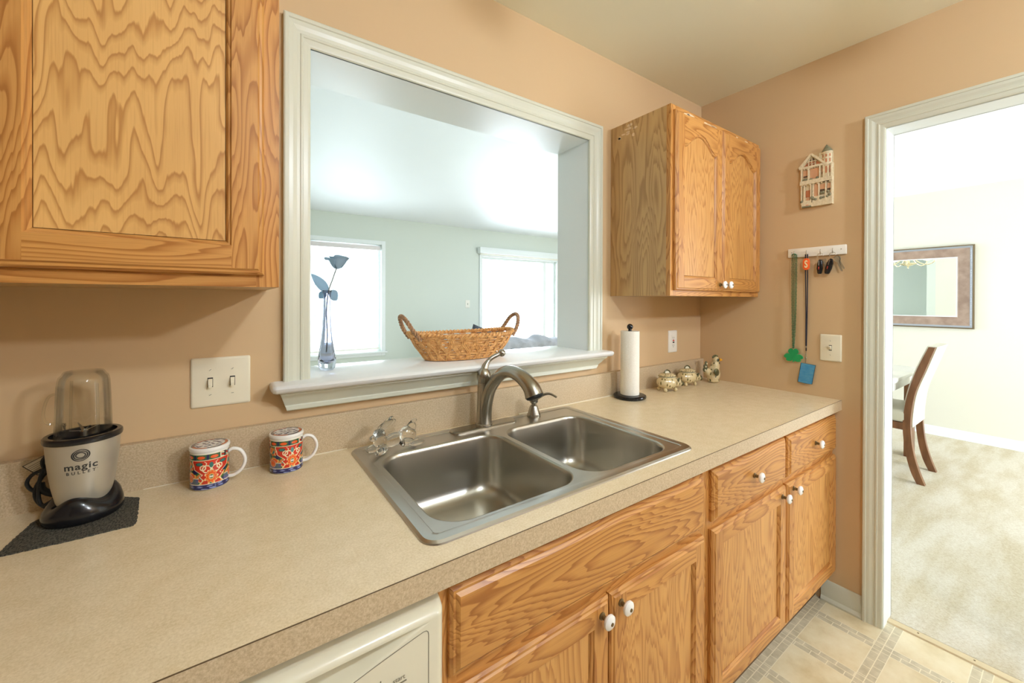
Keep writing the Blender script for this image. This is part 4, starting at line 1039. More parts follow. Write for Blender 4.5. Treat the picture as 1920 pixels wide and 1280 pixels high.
def pig_jar(label, loc, rot, s=1.0):
    t = thing('pig_jar', label, 'jar', loc, 'ceramic pig jars', local=True, rotz=rot)
    def P(x, y, z): return (x*s, y*s, z*s)
    blob('jar_body', [(P(0, 0, .040), (.050*s, .040*s, .032*s)), (P(.048, 0, .036), (.026*s, .024*s, .023*s)), (P(.066, 0, .031), (.018*s, .015*s, .015*s))], .0026*s, 'cer_p', t, sm=5)
    b_ = BM(); ball(b_, P(.083, 0, .029), (.0055*s, .0125*s, .0125*s), 18); ball(b_, P(.088, -.004, .030), (.002*s, .002*s, .003*s), 8, mi=1); ball(b_, P(.088, .004, .030), (.002*s, .002*s, .003*s), 8, mi=1); finish('snout', b_, ['cer_d', 'slot'], t)
    for sg in (-1, 1):
        b_ = BM(); ball(b_, P(.043, .022*sg, .047), (.0065*s, .004*s, .014*s), 14, rot=Matrix.Rotation(-.35*sg, 3, 'X')); finish('ear', b_, 'cer_d', t)
    for fx2, fy2 in ((-.030, -.024), (-.030, .024), (.030, -.026), (.030, .026)):
        b_ = BM(); ball(b_, P(fx2*.90, fy2*.86, .0095), (.0082*s, .0078*s, .0092*s), 14); finish('foot', b_, 'cer', t)
    b_ = BM(); lathe(b_, [(0, .058*s), (.030*s, .060*s), (.0365*s, .0635*s), (.0372*s, .0655*s)], 40, ex=1.05, ey=.92); lathe(b_, [(.0372*s, .0655*s), (.0385*s, .0670*s), (.0380*s, .0690*s)], 40, ex=1.05, ey=.92, mi=1)
    lathe(b_, [(.0380*s, .0690*s), (.036*s, .0725*s), (.026*s, .078*s), (.012*s, .081*s), (0, .0815*s)], 40, ex=1.05, ey=.92, mi=2)
    ld = finish('lid', b_, ['cer_w', 'cer_d', 'cer_band'], t)
    b_ = BM(); tube(b_, curve([P(-.016, 0, .078), P(-.012, 0, .088), P(0, 0, .093), P(.012, 0, .088), P(.018, 0, .077)], 5), .0028*s, 8, mi=1)
    ball(b_, P(0, 0, .080), (.013*s, .006*s, .009*s), 14); finish('lid_handle', b_, ['cer_w', 'cer_d'], ld)
    return t
pig_jar('cream ceramic pig jar nearest the paper towels', (1.722, -.105, ZT), math.radians(-14), 1.08)
pig_jar('cream ceramic pig jar between the other pig and the rooster', (1.925, -.085, ZT), math.radians(-14), 1.08)
rx, ry = 2.105, -.125
t = thing('ceramic_rooster', 'cream ceramic rooster figurine with yellow beak in the countertop corner', 'figurine', (rx, ry, ZT))
def Q(x, y, z): return (rx+x, ry+y, ZT+z)
blob('rooster_body', [(Q(0, 0, .045), (.036, .034, .045)), (Q(.010, -.004, .085), (.024, .023, .030)), (Q(.014, -.006, .118), (.019, .018, .020)), (Q(.004, .0, .010), (.032, .030, .010)), (Q(-.03, .01, .055), (.03, .02, .022), (0, 30, 0))], .0026, 'cer_r', t, sm=6)
b_ = BM(); R_ = Matrix.Rotation(-.45, 3, 'Z') @ Matrix.Rotation(1.72, 3, 'Y'); lathe(b_, [(.0095, 0), (.008, .009), (.0035, .019), (0, .022)], 16, Q(.028, -.015, .121), rot=R_); finish('beak', b_, 'cer_y', t)
b_ = BM()
for k in range(5): ball(b_, Q(-.006+.010*k-.004, -.004, .136+.004*math.sin(PI*k/4)), (.008, .004, .0075), 12)
o = finish('comb', b_, 'cer_d', t); md = o.modifiers.new('remesh', 'REMESH'); md.mode = 'VOXEL'; md.voxel_size = .0012; md.use_smooth_shade = True
for sg, an in ((-1, -.9), (1, .35)):
    b_ = BM(); ex_ = Q(.014+.016*math.sin(an*-1)*-1*.0, -.006, .118); dv = Vector((.5, -.85, 0)) if sg < 0 else Vector((.75, .65, 0)); dv.normalize()
    if sg < 0: dv = Vector((-.35, -.93, 0)).normalized()
    c_ = Vector(Q(.014, -.006, .120))+dv*.0165
    ball(b_, tuple(c_), (.0088, .0035, .0088), 14, rot=Matrix.Rotation(math.atan2(dv.y, dv.x)+PI/2, 3, 'Z')); ball(b_, tuple(c_+dv*.004), (.004, .002, .004), 10, mi=1); finish('eye', b_, ['cer_d', 'black'], t)
b_ = BM(); ball(b_, Q(.030, -.014, .101), (.006, .005, .010), 12); finish('wattle', b_, 'cer_d', t)
for sg in (-1, 1):
    b_ = BM(); ball(b_, Q(-.020, .027*sg-.002, .060), (.024, .008, .019), 14, rot=Matrix.Rotation(.5, 3, 'Y')); finish('wing', b_, 'cer_d', t)
for k, (tx_, tz_, hh) in enumerate(((-.060, .085, .020), (-.050, .100, .018), (-.066, .068, .016))):
    b_ = BM(); tube(b_, curve([Q(-.035, .010, .052), Q((-.035+tx_)/2-.004, .012, .075), Q(tx_+.004, .014, tz_)], 5), (.006), 10); ball(b_, Q(tx_, .012, tz_+.004), (.0105, .006, .0125), 14, rot=Matrix.Rotation(-.5, 3, 'Y')); ball(b_, Q(tx_-.001, .006, tz_+.003), (.004, .002, .005), 10, mi=1); finish('tail_feather', b_, ['cer_d', 'cer_w'], t)

# ================================================================== VASE, ROSE, BASKET ON THE STOOL
vx, vy, vz = .252, .118, 1.1235
t = thing('bud_vase', 'tall pale glass bud vase at the left end of the pass-through sill', 'vase', (vx, vy, vz))
b_ = BM(); op = [(0, 0), (.018, 0), (.0235, .006), (.0268, .018), (.0265, .032), (.0225, .060), (.0175, .095), (.0138, .135), (.0115, .180), (.0108, .215), (.0120, .240), (.0138, .250)]
ip = [(.0128, .2495), (.0108, .238), (.0092, .215), (.0098, .180), (.0118, .135), (.0152, .095), (.0195, .060), (.0205, .038), (.014, .024), (0, .018)]
lathe(b_, [(r, vz+z) for r, z in op+ip], 40, (vx, vy, 0)); finish('vase_body', b_, 'glassb', t, smooth=60)
ro = thing('artificial_rose', 'artificial rose, backlight haze painted in as blue-grey, standing in the glass bud vase', 'flower', (vx+.003, vy, vz+.035))
b_ = BM(); tube(b_, curve([(vx-.002, vy, vz+.055), (vx+.001, vy, vz+.11), (vx-.002, vy, vz+.18), (vx+.004, vy, vz+.245), (vx+.016, vy, vz+.285), (vx+.029, vy, vz+.325)], 6), .0019, 8); finish('stem', b_, 'stem', ro)
hc = Vector((vx+.031, vy, vz+.338)); ax_ = Vector((.12, 0, 1)).normalized()
def petal(bm, a0, width, r0, r1, h, curl, tw=0):
    N1, N2 = 12, 9; g_ = []
    for j in range(N2+1):
        v_ = j/N2; row = []
        for i in range(N1+1):
            u_ = i/N1*2-1; wd = width*math.sin(PI*(.10+.80*v_)*.62)**.7*(1-.35*max(0, v_-.8)/.2*abs(u_))
            a = a0+u_*wd; r = r0+(r1-r0)*v_**.75+curl*max(0, v_-.65)**2*6; z = h*v_*(1-.12*u_*u_)-curl*1.2*max(0, v_-.72)**2*6
            row.append(bm.verts.new(hc+Vector((1.32*(r*math.cos(a)+z*.12), 1.32*r*math.sin(a), 1.25*z-.018))))
        g_.append(row)
    for j in range(N2):
        for i in range(N1): bm.faces.new((g_[j][i], g_[j][i+1], g_[j+1][i+1], g_[j+1][i]))
for k, (a0, wd, r0, r1, h, cu) in enumerate([(0, 2.2, .002, .006, .034, 0), (2.1, 1.7, .003, .010, .036, .001), (4.2, 1.7, .003, .011, .035, .002), (1.0, 1.25, .004, .018, .034, .004), (3.1, 1.25, .004, .019, .033, .005), (5.2, 1.25, .004, .019, .032, .005),
                                     (0.0, 1.05, .006, .024, .034, .005), (1.6, 1.05, .006, .023, .036, .004), (3.25, 1.0, .006, .027, .031, .008), (4.7, 1.05, .006, .024, .033, .005)]):
    b_ = BM(); petal(b_, a0, wd, r0, r1, h, cu); o = finish('petal', b_, 'petal', ro, smooth=80); md = o.modifiers.new('thickness', 'SOLIDIFY'); md.thickness = .0007
def leafm(bm, p0, dirv, up_, L_, W_):
    d1 = Vector(dirv).normalized(); sdv = d1.cross(Vector(up_)).normalized(); nv = sdv.cross(d1); N1 = 12; prev = None
    for i in range(N1+1):
        f_ = i/N1; w_ = W_*math.sin(PI*f_**.85)**.8*(1 if f_ < 1 else 0); c_ = Vector(p0)+d1*L_*f_+nv*(-.010*f_*f_)
        row = [bm.verts.new(c_+sdv*w_*s_+nv*abs(s_)*.004*(w_/W_)) for s_ in (-1, -.5, 0, .5, 1)]
        if prev:
            for a in range(4): bm.faces.new((prev[a], prev[a+1], row[a+1], row[a]))
        prev = row
for p0, dv, up_, L_, W_ in (((vx+.004, vy, vz+.240), (-.55, 0, .75), (.2, -1, .1), .078, .016), ((vx+.006, vy+.004, vz+.248), (.62, .2, -.55), (.2, -1, .2), .044, .017), ((vx-.002, vy+.008, vz+.246), (-.55, .2, -.62), (0, -1, .2), .030, .012)):
    b_ = BM(); leafm(b_, p0, dv, up_, L_, W_); o = finish('leaf', b_, 'leaf', ro, smooth=80); md = o.modifiers.new('thickness', 'SOLIDIFY'); md.thickness = .0008

bcx, bcy, bz = .738, .120, 1.1245
t = thing('wicker_basket', 'oval honey-coloured wicker basket with two looped handles on the pass-through sill', 'basket', (bcx, bcy, bz))
def bprof(f_): return (.148+.068*f_**.85, .070+.048*f_**.85, .002+.088*f_)     # half length, half width, height
def bpt(a, f_, o_=0):
    A, B, h = bprof(f_); c, s_ = math.cos(a), math.sin(a)
    n_ = Vector((c/A, s_/B, 0)).normalized(); sg = abs(c)**3*.010*f_
    return Vector((bcx+A*c, bcy+B*s_, bz+h+sg))+n_*o_
NS = 52
b_ = BM()
for j in range(9):
    f_ = .03+.92*j/8
    pts = [bpt(2*PI*i/(NS*2), f_, .0026*(1 if (i//2+j) % 2 else -1)) for i in range(NS*2)]
    tube(b_, pts, .0036, 6, closed=True)
finish('weave', b_, 'wicker', t)
b_ = BM()
for k in range(NS):
    for dd in (-.36, 0, .36):
        a = 2*PI*(k+.25+dd*.8)/NS; lean = .55*(1 if k % 2 else -1)*2*PI/NS
        pts = [bpt(a+lean*math.sin(f_*PI*2.0), f_, .0048+.0010*math.cos(f_*PI*4)) for f_ in [q/12 for q in range(13)]]; tube(b_, pts, .0021, 6)
finish('stakes', b_, 'wicker', t)
b_ = BM()
for ph in (0, PI):
    pts = [bpt(2*PI*i/420, 1.0, .0042*math.cos(i*.62+ph))+Vector((0, 0, .0042*math.sin(i*.62+ph))) for i in range(420)]; tube(b_, pts, .0044, 6, closed=True)
finish('rim', b_, 'wicker', t)
b_ = BM(); A, B, h = bprof(0)
fc_ = [bpt(2*PI*i/64, 0, -.001) for i in range(64)]; r1_ = ring(b_, fc_); r2_ = ring(b_, [p+Vector((0, 0, .004)) for p in fc_]); skin(b_, r1_, r2_); cap(b_, r1_); cap(b_, r2_); finish('basket_floor', b_, 'wicker', t)
for sg in (-1, 1):
    b_ = BM(); A = bprof(1)[0]; cl = [Vector((bcx+sg*(A-.020), bcy-.052, bz+.080)), Vector((bcx+sg*(A+.006), bcy-.046, bz+.115)), Vector((bcx+sg*(A+.024), bcy-.028, bz+.150)), Vector((bcx+sg*(A+.030), bcy, bz+.162)), Vector((bcx+sg*(A+.024), bcy+.028, bz+.150)), Vector((bcx+sg*(A+.006), bcy+.046, bz+.115)), Vector((bcx+sg*(A-.020), bcy+.052, bz+.080))]
    c_ = curve(cl, 24)
    for ph in (0, 2*PI/3, 4*PI/3):
        pts = []
        for i, p in enumerate(c_):
            tg = (c_[min(i+1, len(c_)-1)]-c_[max(i-1, 0)]).normalized(); n1 = tg.cross(Vector((sg, 0, -.3))).normalized(); n2 = tg.cross(n1); pts.append(p+n1*.0042*math.cos(i*.33+ph)+n2*.0042*math.sin(i*.33+ph))
        tube(b_, pts, .0040, 6)
    finish('handle', b_, 'wicker_d', t)

# ================================================================== THINGS ON THE SIDE WALL
# key rack
t = thing('key_rack', 'white wooden key rack with wire hooks on the tan side wall', 'key rack', (XS, -.553, 1.549))
b_ = BM(); box(b_, XS-.013, XS-.0005, -.664, -.441, 1.549, 1.591, .003)
for y_ in (-.458, -.646): ball(b_, (XS-.0135, y_, 1.572), (.0015, .0025, .0025), 10, mi=1)
finish('board', b_, ['plate_w', 'key'], t)
HK = (-.471, -.520, -.574, -.619)
for y_ in HK:
    b_ = BM(); tube(b_, curve([(XS-.013, y_+.003, 1.578), (XS-.017, y_+.003, 1.574), (XS-.017, y_+.001, 1.562), (XS-.022, y_, 1.557), (XS-.028, y_, 1.560), (XS-.030, y_, 1.567)], 5), .0011, 6); finish('hook', b_, 'key', t)
# green beads with shamrock
t = thing('bead_necklace', 'string of green beads with a green shamrock hanging from the first hook', 'necklace', (XS-.02, -.467, 1.06))
b_ = BM(); top, bot = 1.560, 1.123
for (ya, xa) in ((-.462, XS-.020), (-.4665, XS-.014), (-.476, XS-.024), (-.4795, XS-.017)):
    n_ = 84
    for k in range(n_):
        f_ = k/(n_-1); y_ = ya+(-.4675-ya)*(f_**3)*.75+.0006*math.sin(k*1.9); z = top-(top-bot)*f_
        bmesh.ops.create_icosphere(b_, subdivisions=1, radius=.0026, matrix=Matrix.Translation((xa+(XS-.018-xa)*f_*.5, y_, z)))
for k in range(9): bmesh.ops.create_icosphere(b_, subdivisions=1, radius=.0026, matrix=Matrix.Translation((XS-.022, -.4625-k*.0019, 1.562+.003*math.sin(PI*k/8))))
finish('beads', b_, 'green_b', t)
b_ = BM(); tube(b_, [(XS-.018, -.4675, 1.124), (XS-.018, -.4675, 1.112)], .0009, 6); finish('link', b_, 'key', t)
sh = []
for k, a0 in enumerate((90, 205, 335)):
    pass
def shamrock_outline():
    pts = []; cz = 1.090
    lobes = [(-118, 'stem')]
    import math as _m
    for i in range(180):
        a = 2*PI*i/180
        # three heart-shaped leaves: radius modulated with a notch in each
        d3 = min(abs(((a-PI/2-k*2*PI/3+PI) % (2*PI))-PI) for k in range(3))
        r = .036*(max(0, math.cos(d3*1.45))**.45)*(1-.22*math.exp(-(d3/.16)**2)) + .006
        pts.append((r*math.cos(a)*1.0, r*math.sin(a)*.86))
    return pts
b_ = BM(); prism(b_, [(-.4675-p[0], 1.086+p[1]) for p in shamrock_outline()], .012, .016, toR)
prism(b_, [(-.4675-x, 1.086+z) for x, z in ((-.003, -.004), (-.0015, -.024), (-.004, -.029), (.004, -.030), (.004, -.022), (.003, -.004))], .0125, .0165, toR)
finish('shamrock', b_, 'shamrock', t, smooth=0)
# lanyard
t = thing('lanyard', 'dark lanyard with orange tag and blue plastic badge hanging from the second hook', 'lanyard', (XS-.02, -.52, .958))
b_ = BM()
for y0_, y1_ in ((-.5165, -.5160), (-.5245, -.5180)):
    tube(b_, [(XS-.022, y0_, 1.560), (XS-.020, y0_, 1.48), (XS-.012, (y0_+y1_)/2, 1.30), (XS-.010, y1_, 1.135)], .0017, 6, flat=(1, 1.4))
finish('cord', b_, 'navy', t)
b_ = BM(); prism(b_, rrect(-.5335, -.5075, 1.487, 1.541, .0125, 8), .020, .027, toR, bev=.0015); tg_ = finish('orange_tag', b_, 'orange', t, smooth=40)
b_ = BM(); put_text(b_, text_mesh('S', .046, 1, .0012), lambda x, z: (XS-.0274, -.5205-x*.62, 1.5125+z)); finish('tag_letter', b_, 'cream_p', tg_, smooth=0, fixn=False)
b_ = BM(); tube(b_, [(XS-.010, -.5172, 1.136), (XS-.010, -.5172, 1.127)], .0030, 8); tube(b_, [(XS-.010, -.5172, 1.113), (XS-.010, -.5168, 1.092), (XS-.010, -.5165, 1.075), (XS-.012, -.516, 1.056)], .0012, 8); ball(b_, (XS-.010, -.5168, 1.080), (.003, .0035, .005), 10); ball(b_, (XS-.011, -.5165, 1.096), (.002, .0028, .006), 10); finish('swivel_clip', b_, 'key', t)
b_ = BM(); tube(b_, [(XS-.010, -.5172, 1.127), (XS-.010, -.5172, 1.113)], .0026, 8); finish('connector', b_, 'rubber', t)
bq = [(-.498, 1.056), (-.555, 1.051), (-.5415, .962), (-.5150, .962), (-.4855, .966)]
b_ = BM(); prism(b_, bq, .008, .012, toR, bev=.001); bd = finish('badge', b_, 'badge', t, smooth=0)
b_ = BM(); cq = (-.520, 1.008); inner = [(cq[0]+(a-cq[0])*.985, cq[1]+(c-cq[1])*.985) for a, c in bq]
pr = [toR(a, c, .0122) for a, c in bq]; tube(b_, pr, .0009, 6, closed=True); finish('badge_edge', b_, 'navy', bd)
# key sets
def key_set(label, yh, fob, keys):
    t = thing('key_ring', label, 'keys', (XS-.025, yh, 1.46), 'keys on the rack')
    b_ = BM(); tube(b_, [(XS-.024+.004*math.sin(a), yh+.0125*math.sin(a), 1.5475+.0125*math.cos(a)) for a in [2*PI*i/28 for i in range(28)]], .0009, 6, closed=True); finish('ring', b_, 'key', t)
    (ya, za), (yb, zb2), w_ = fob
    b_ = BM(); ax1 = Vector((0, yb-ya, zb2-za)); L_ = ax1.length; ax1.normalize(); sdv = Vector((0, -ax1.z, ax1.y))
    outl = [(0, -.30), (.06, -.55), (.3, -.9), (.6, -1), (.9, -.8), (1, -.55), (1, .55), (.9, .8), (.6, 1), (.3, .9), (.06, .55), (0, .30)]
    c0 = Vector((0, ya, za))
    prism(b_, [((c0+ax1*L_*f_+sdv*w_*.5*s_).y, (c0+ax1*L_*f_+sdv*w_*.5*s_).z) for f_, s_ in outl], .020, .031, toR, bev=.0025); fb = finish('key_fob', b_, 'black', t, smooth=40)
    b_ = BM(); p = c0+ax1*L_*.50; q_ = c0+ax1*L_*.68; off_ = sdv*w_*.12
    tube(b_, [(XS-.0315, (p+off_).y, (p+off_).z), (XS-.0315, (q_+off_).y, (q_+off_).z)], .0017, 8); finish('red_button', b_, 'red', fb)
    b_ = BM(); p = c0+ax1*L_*.08; q_ = c0+ax1*L_*.42; tube(b_, [(XS-.0312, (p+off_).y, (p+off_).z), (XS-.0312, (q_+off_).y, (q_+off_).z)], .0012, 6); finish('chrome_strip', b_, 'key', fb)
    for (ya, za), (yb, zb2), dep in keys:
        b_ = BM(); ax1 = Vector((0, yb-ya, zb2-za)); L_ = ax1.length; ax1.normalize(); sdv = Vector((0, -ax1.z, ax1.y)); c0 = Vector((0, ya, za))
        o2 = [(0, -.006), (.10, -.0105), (.26, -.010), (.36, -.004), (.97, -.0036), (1, 0), (.94, .0036), (.86, .0022), (.80, .0040), (.72, .0024), (.64, .0040), (.56, .0026), (.36, .004), (.26, .010), (.10, .0105), (0, .006)]
        prism(b_, [((c0+ax1*L_*f_+sdv*s_).y, (c0+ax1*L_*f_+sdv*s_).z) for f_, s_ in o2], dep, dep+.002, toR); finish('key', b_, 'key', t, smooth=0)
key_set('black car key fob with red button on the third hook', HK[2], ((-.5735, 1.531), (-.5725, 1.466), .0215), [((-.583, 1.534), (-.592, 1.487), .014)])
key_set('tilted black car key fob with steel keys on the last hook', HK[3], ((-.6155, 1.532), (-.5985, 1.465), .0250), [((-.629, 1.541), (-.6515, 1.474), .022), ((-.631, 1.541), (-.6575, 1.484), .016)])

# house plaque
t = thing('house_plaque', 'small plaster wall plaque shaped like a turreted house', 'wall plaque', (XS, -.551, 1.777))
HY, HZ = -.488, 1.777
def H(u, v, d): return (XS-.0005-d/1000, HY-u/1000, HZ+v/1000)
hj = [0]
def hp(bm, pts, d0, d1, mi=0):
    hj[0] = (hj[0]+7) % 23; prism(bm, pts, d0-hj[0]*.011, d1+hj[0]*.022, H, mi)
def hr(bm, u0, u1, v0, v1, d0, d1, mi=0): hp(bm, [(u0, v0), (u1, v0), (u1, v1), (u0, v1)], d0, d1, mi)
b_ = BM(); hr(b_, 8, 127, 0, 182, 0, 8); hp(b_, [(2, 180), (95, 180), (95, 206), (47, 243), (2, 190)], 0, 8); hr(b_, 74, 124, 180, 238, 0, 8)
finish('back_slab', b_, 'h_cream', t, smooth=0)
b_ = BM()    # raised cream woodwork
for u0, u1, v0, v1, d in ((0, 100, 178, 187, 20), (4, 126, 104, 122, 22), (10, 126, 0, 18, 18), (8, 48, 18, 30, 17), (56, 124, 18, 44, 16)): hr(b_, u0, u1, v0, v1, 6, d)
for (a, c) in (((0, 184), (47, 240)), ((47, 240), (100, 184))):
    v_ = Vector((c[0]-a[0], c[1]-a[1])).normalized()*4; n_ = Vector((-v_.y, v_.x)); hp(b_, [(a[0]-n_.x, a[1]-n_.y), (c[0]-n_.x, c[1]-n_.y), (c[0]+n_.x, c[1]+n_.y), (a[0]+n_.x, a[1]+n_.y)], 6, 20)
for u in (9, 36, 80, 94, 110, 122): hr(b_, u-2.4, u+2.4, 120, 180, 6, 19)
for u in (9, 20, 46, 54, 76, 102, 123): hr(b_, u-2.4, u+2.4, 16, 106, 6, 17)
for u0, u1, v0, v1 in ((30, 68, 206, 209), (34, 36, 187, 214), (60, 62, 187, 214), (47, 49, 187, 228), (34, 62, 196, 198)): hr(b_, u0, u1, v0, v1, 6, 14)
for k in range(9): hr(b_, 8+k*10, 13+k*10, 174, 179, 6, 17)
for k in range(8): hr(b_, 10+k*15, 15+k*15, 99, 104, 6, 19)
finish('woodwork', b_, 'h_cream', t, smooth=0)
b_ = BM()
for u0, u1, v0, v1, mi in ((13, 33, 138, 172, 0), (40, 77, 128, 174, 1), (84, 92, 138, 172, 0), (97, 107, 140, 172, 1), (56, 73, 40, 100, 1), (78, 100, 60, 96, 1), (105, 121, 62, 94, 0), (24, 43, 46, 78, 2)): hr(b_, u0, u1, v0, v1, 8.3, 9.2, mi)
hp(b_, [(14, 188), (33, 188), (33, 208)], 8, 9.5, 2); hp(b_, [(64, 188), (84, 188), (64, 206)], 8, 9.5, 2); hr(b_, 37, 59, 189, 205, 8, 9.5, 2); hp(b_, [(38, 211), (46, 211), (46, 226)], 8, 9.5, 3); hp(b_, [(50, 211), (60, 211), (50, 226)], 8, 9.5, 3)
for u0, u1, v0, v1 in ((15, 32, 140, 146), (85, 91, 140, 150), (79, 99, 62, 72), (106, 120, 63, 72)): hr(b_, u0, u1, v0, v1, 9, 9.8, 3)
hr(b_, 28, 39, 30, 44, 8, 12, 0); hr(b_, 27, 38, 6, 12, 17.8, 18.4, 1)
finish('painted_windows', b_, ['h_pink', 'h_pink', 'h_rust', 'h_dark'], t, smooth=0)
b_ = BM()
for u, v, r in ((50, 40, 7), (56, 33, 6), (64, 30, 5), (84, 33, 6), (95, 34, 5), (108, 36, 5), (117, 42, 6), (86, 56, 5), (93, 57, 4.5), (110, 58, 4.5), (10, 28, 6), (22, 128, 6), (30, 126, 5), (46, 126, 4.5), (70, 128, 5)):
    b_ = BM(); ball(b_, H(u, v, 15), (.0045, r*1.25/1000, r*1.15/1000), 10); finish('shrub', b_, 'h_grey', t)
b_ = BM(); hr(b_, 12, 48, 0, 6, 10, 19.5); finish('grass_edge', b_, 'h_grey', t)
b_ = BM()    # turret
for v0, v1, r in ((122, 232, 18), (228, 236, 21.5), (176, 182, 20.5), (104, 120, 23)):
    n_ = 14; hp(b_, [(103, v0)]+[] , 0, 0) if False else None
    ra = ring(b_, [H(104+r*math.cos(PI*i/n_), v0, 6+r*.72*math.sin(PI*i/n_)) for i in range(n_+1)]); rb = ring(b_, [H(104+r*math.cos(PI*i/n_), v1, 6+r*.72*math.sin(PI*i/n_)) for i in range(n_+1)]); skin(b_, ra, rb); cap(b_, ra); cap(b_, rb)
tu = finish('turret', b_, 'h_cream', t, smooth=30)
b_ = BM()
for v0, v1 in ((212, 224), (140, 170), (188, 204)):
    for ac in (.8, 1.57, 2.35):
        hp_ = []
        for (aa, v_) in ((ac-.16, v0), (ac+.16, v0), (ac+.16, v1), (ac-.16, v1)): hp_.append(H(104+18.5*math.cos(aa), v_, 6+18.5*.72*math.sin(aa)))
        quad(b_, hp_)
finish('turret_windows', b_, 'h_rust', tu, smooth=0)
b_ = BM(); n_ = 18; ap = b_.verts.new(H(102, 270, 8)); ra = ring(b_, [H(104+22*math.cos(PI*i/n_), 236, 5+22*.75*math.sin(PI*i/n_)) for i in range(n_+1)])
for i in range(n_): b_.faces.new((ra[i], ra[i+1], ap))
b_.faces.new((ra[0], ap, ra[-1])); cap(b_, ra); finish('turret_roof', b_, 'h_grey', t, smooth=30)

# ================================================================== DINING ROOM
def stile_pts():
    return [(-.651, 1.012), (-.603, .847), (-.552, .674), (-.532, .532), (-.527, .401), (-.541, .240), (-.571, .105), (-.604, .004)], [(-.618, 1.014), (-.551, .821), (-.509, .647), (-.489, .503), (-.485, .390), (-.501, .218), (-.528, .09), (-.562, .004)]
t = thing('dining_chair', 'cream leather dining chair with curved dark wooden legs, seen through the doorway', 'chair', (4.34, -.40, .004))
bk, fr_ = stile_pts()
bkc = curve([(0, a, c) for a, c in bk], 5); frc = curve([(0, a, c) for a, c in fr_], 5)
for x in (4.12, 4.52):
    b_ = BM(); ra = ring(b_, [(x, p.y, p.z) for p in bkc+frc[::-1]]); rb = ring(b_, [(x+.040, p.y, p.z) for p in bkc+frc[::-1]]); n_ = len(bkc)
    L_ = bkc+frc[::-1]; tot = len(L_)
    for i in range(n_-1):
        for r_, fl in ((ra, 0), (rb, 1)): b_.faces.new((r_[i], r_[i+1], r_[tot-2-i], r_[tot-1-i]))
    skin(b_, ra, rb); finish('leg', b_, 'walnut', t, smooth=40)
for x in (4.125, 4.515):
    b_ = BM(); box(b_, x, x+.038, -.060, -.022, .004, .44, .003); finish('leg', b_, 'walnut', t)
b_ = BM(); box(b_, 4.125, 4.155, -.50, -.03, .381, .434, .002); box(b_, 4.525, 4.555, -.50, -.03, .381, .434, .002); box(b_, 4.125, 4.555, -.05, -.022, .381, .434, .002); finish('seat_rail', b_, 'walnut', t)
b_ = BM(); box(b_, 4.118, 4.562, -.51, -.01, .434, .53, .025, seg=3); finish('seat', b_, 'leather', t, smooth=60)
b_ = BM()
o_ = [(p, q_) for p, q_ in zip(bkc, frc) if p.z > .40]
ra = [ring(b_, [(x, p.y-.005, p.z+.002), (x, q_.y+.012, q_.z+.002)]) for x in (4.1605, 4.5650) for p, q_ in o_]; n_ = len(o_)
for i in range(n_-1):
    b_.faces.new((ra[i][0], ra[i+1][0], ra[n_+i+1][0], ra[n_+i][0])); b_.faces.new((ra[i][1], ra[n_+i][1], ra[n_+i+1][1], ra[i+1][1]))
    b_.faces.new((ra[i][0], ra[i][1], ra[i+1][1], ra[i+1][0])); b_.faces.new((ra[n_+i][0], ra[n_+i+1][0], ra[n_+i+1][1], ra[n_+i][1]))
b_.faces.new((ra[0][0], ra[n_][0], ra[n_][1], ra[0][1])); b_.faces.new((ra[n_-1][0], ra[n_-1][1], ra[2*n_-1][1], ra[2*n_-1][0])); finish('backrest', b_, 'leather', t, smooth=40)
t = thing('dining_table', 'white lacquered dining table with dark wide legs behind the chair', 'table', (4.23, .14, .004))
b_ = BM(); box(b_, 3.50, 4.95, -.46, .74, .735, .764, .003); finish('tabletop', b_, 'white_lac', t)
b_ = BM(); box(b_, 3.53, 4.92, -.445, -.425, .672, .735); box(b_, 3.53, 4.92, .705, .725, .672, .735); box(b_, 3.53, 3.55, -.425, .705, .672, .735); box(b_, 4.90, 4.92, -.425, .705, .672, .735); finish('apron', b_, 'white_lac', t, smooth=0)
for x in (3.56, 4.77):
    for y in (-.42, .65): b_ = BM(); box(b_, x, x+.12, y, y+.05, .004, .735, .003); finish('leg', b_, 'walnut', t)
# framed mirror
t = thing('wall_mirror', 'large mirror in a wide mottled brown frame on the cream dining room wall', 'mirror', (DX, .0, 1.08))
y0m, y1m, z0m, z1m = -.667, .64, 1.080, 1.888
def mirror_loops(lo, mats_):
    b_ = BM(); prev = None
    for ins, d in lo:
        r = ring(b_, [(DX-.001-d, y0m+ins, z0m+ins), (DX-.001-d, y1m-ins, z0m+ins), (DX-.001-d, y1m-ins, z1m-ins), (DX-.001-d, y0m+ins, z1m-ins)])
        if prev: skin(b_, prev, r)
        prev = r
    return b_
finish('frame_edge', mirror_loops([(0, 0), (0, .022), (.004, .030), (.012, .032)], 0), 'frame_e', t, smooth=0)
b_ = mirror_loops([(.012, .032), (.030, .026)], 0)
for sgn_, (ya, yb) in ((0, (y0m, y1m)),):
    n_ = 60
    for k in range(n_):
        f_ = (k+.5)/n_; z = z0m+.03+(z1m-z0m-.06)*f_
        ball(b_, (DX-.028, y0m+.021, z), (.006, .006, .0055), 6); ball(b_, (DX-.028, y1m-.021, z), (.006, .006, .0055), 6)
finish('frame_bead', b_, 'frame_s', t)
finish('frame', mirror_loops([(.030, .026), (.106, .014), (.109, .016), (.112, .012)], 0), 'frame', t, smooth=0)
b_ = BM(); box(b_, DX-.012, DX-.006, y0m+.110, y1m-.110, z0m+.110, z1m-.110); finish('mirror_glass', b_, 'mirror', t, smooth=0)
b_ = mirror_loops([(.111, .0135), (.119, .0135), (.119, .012)], 0); finish('inner_slip', b_, 'trimc', t, smooth=0)
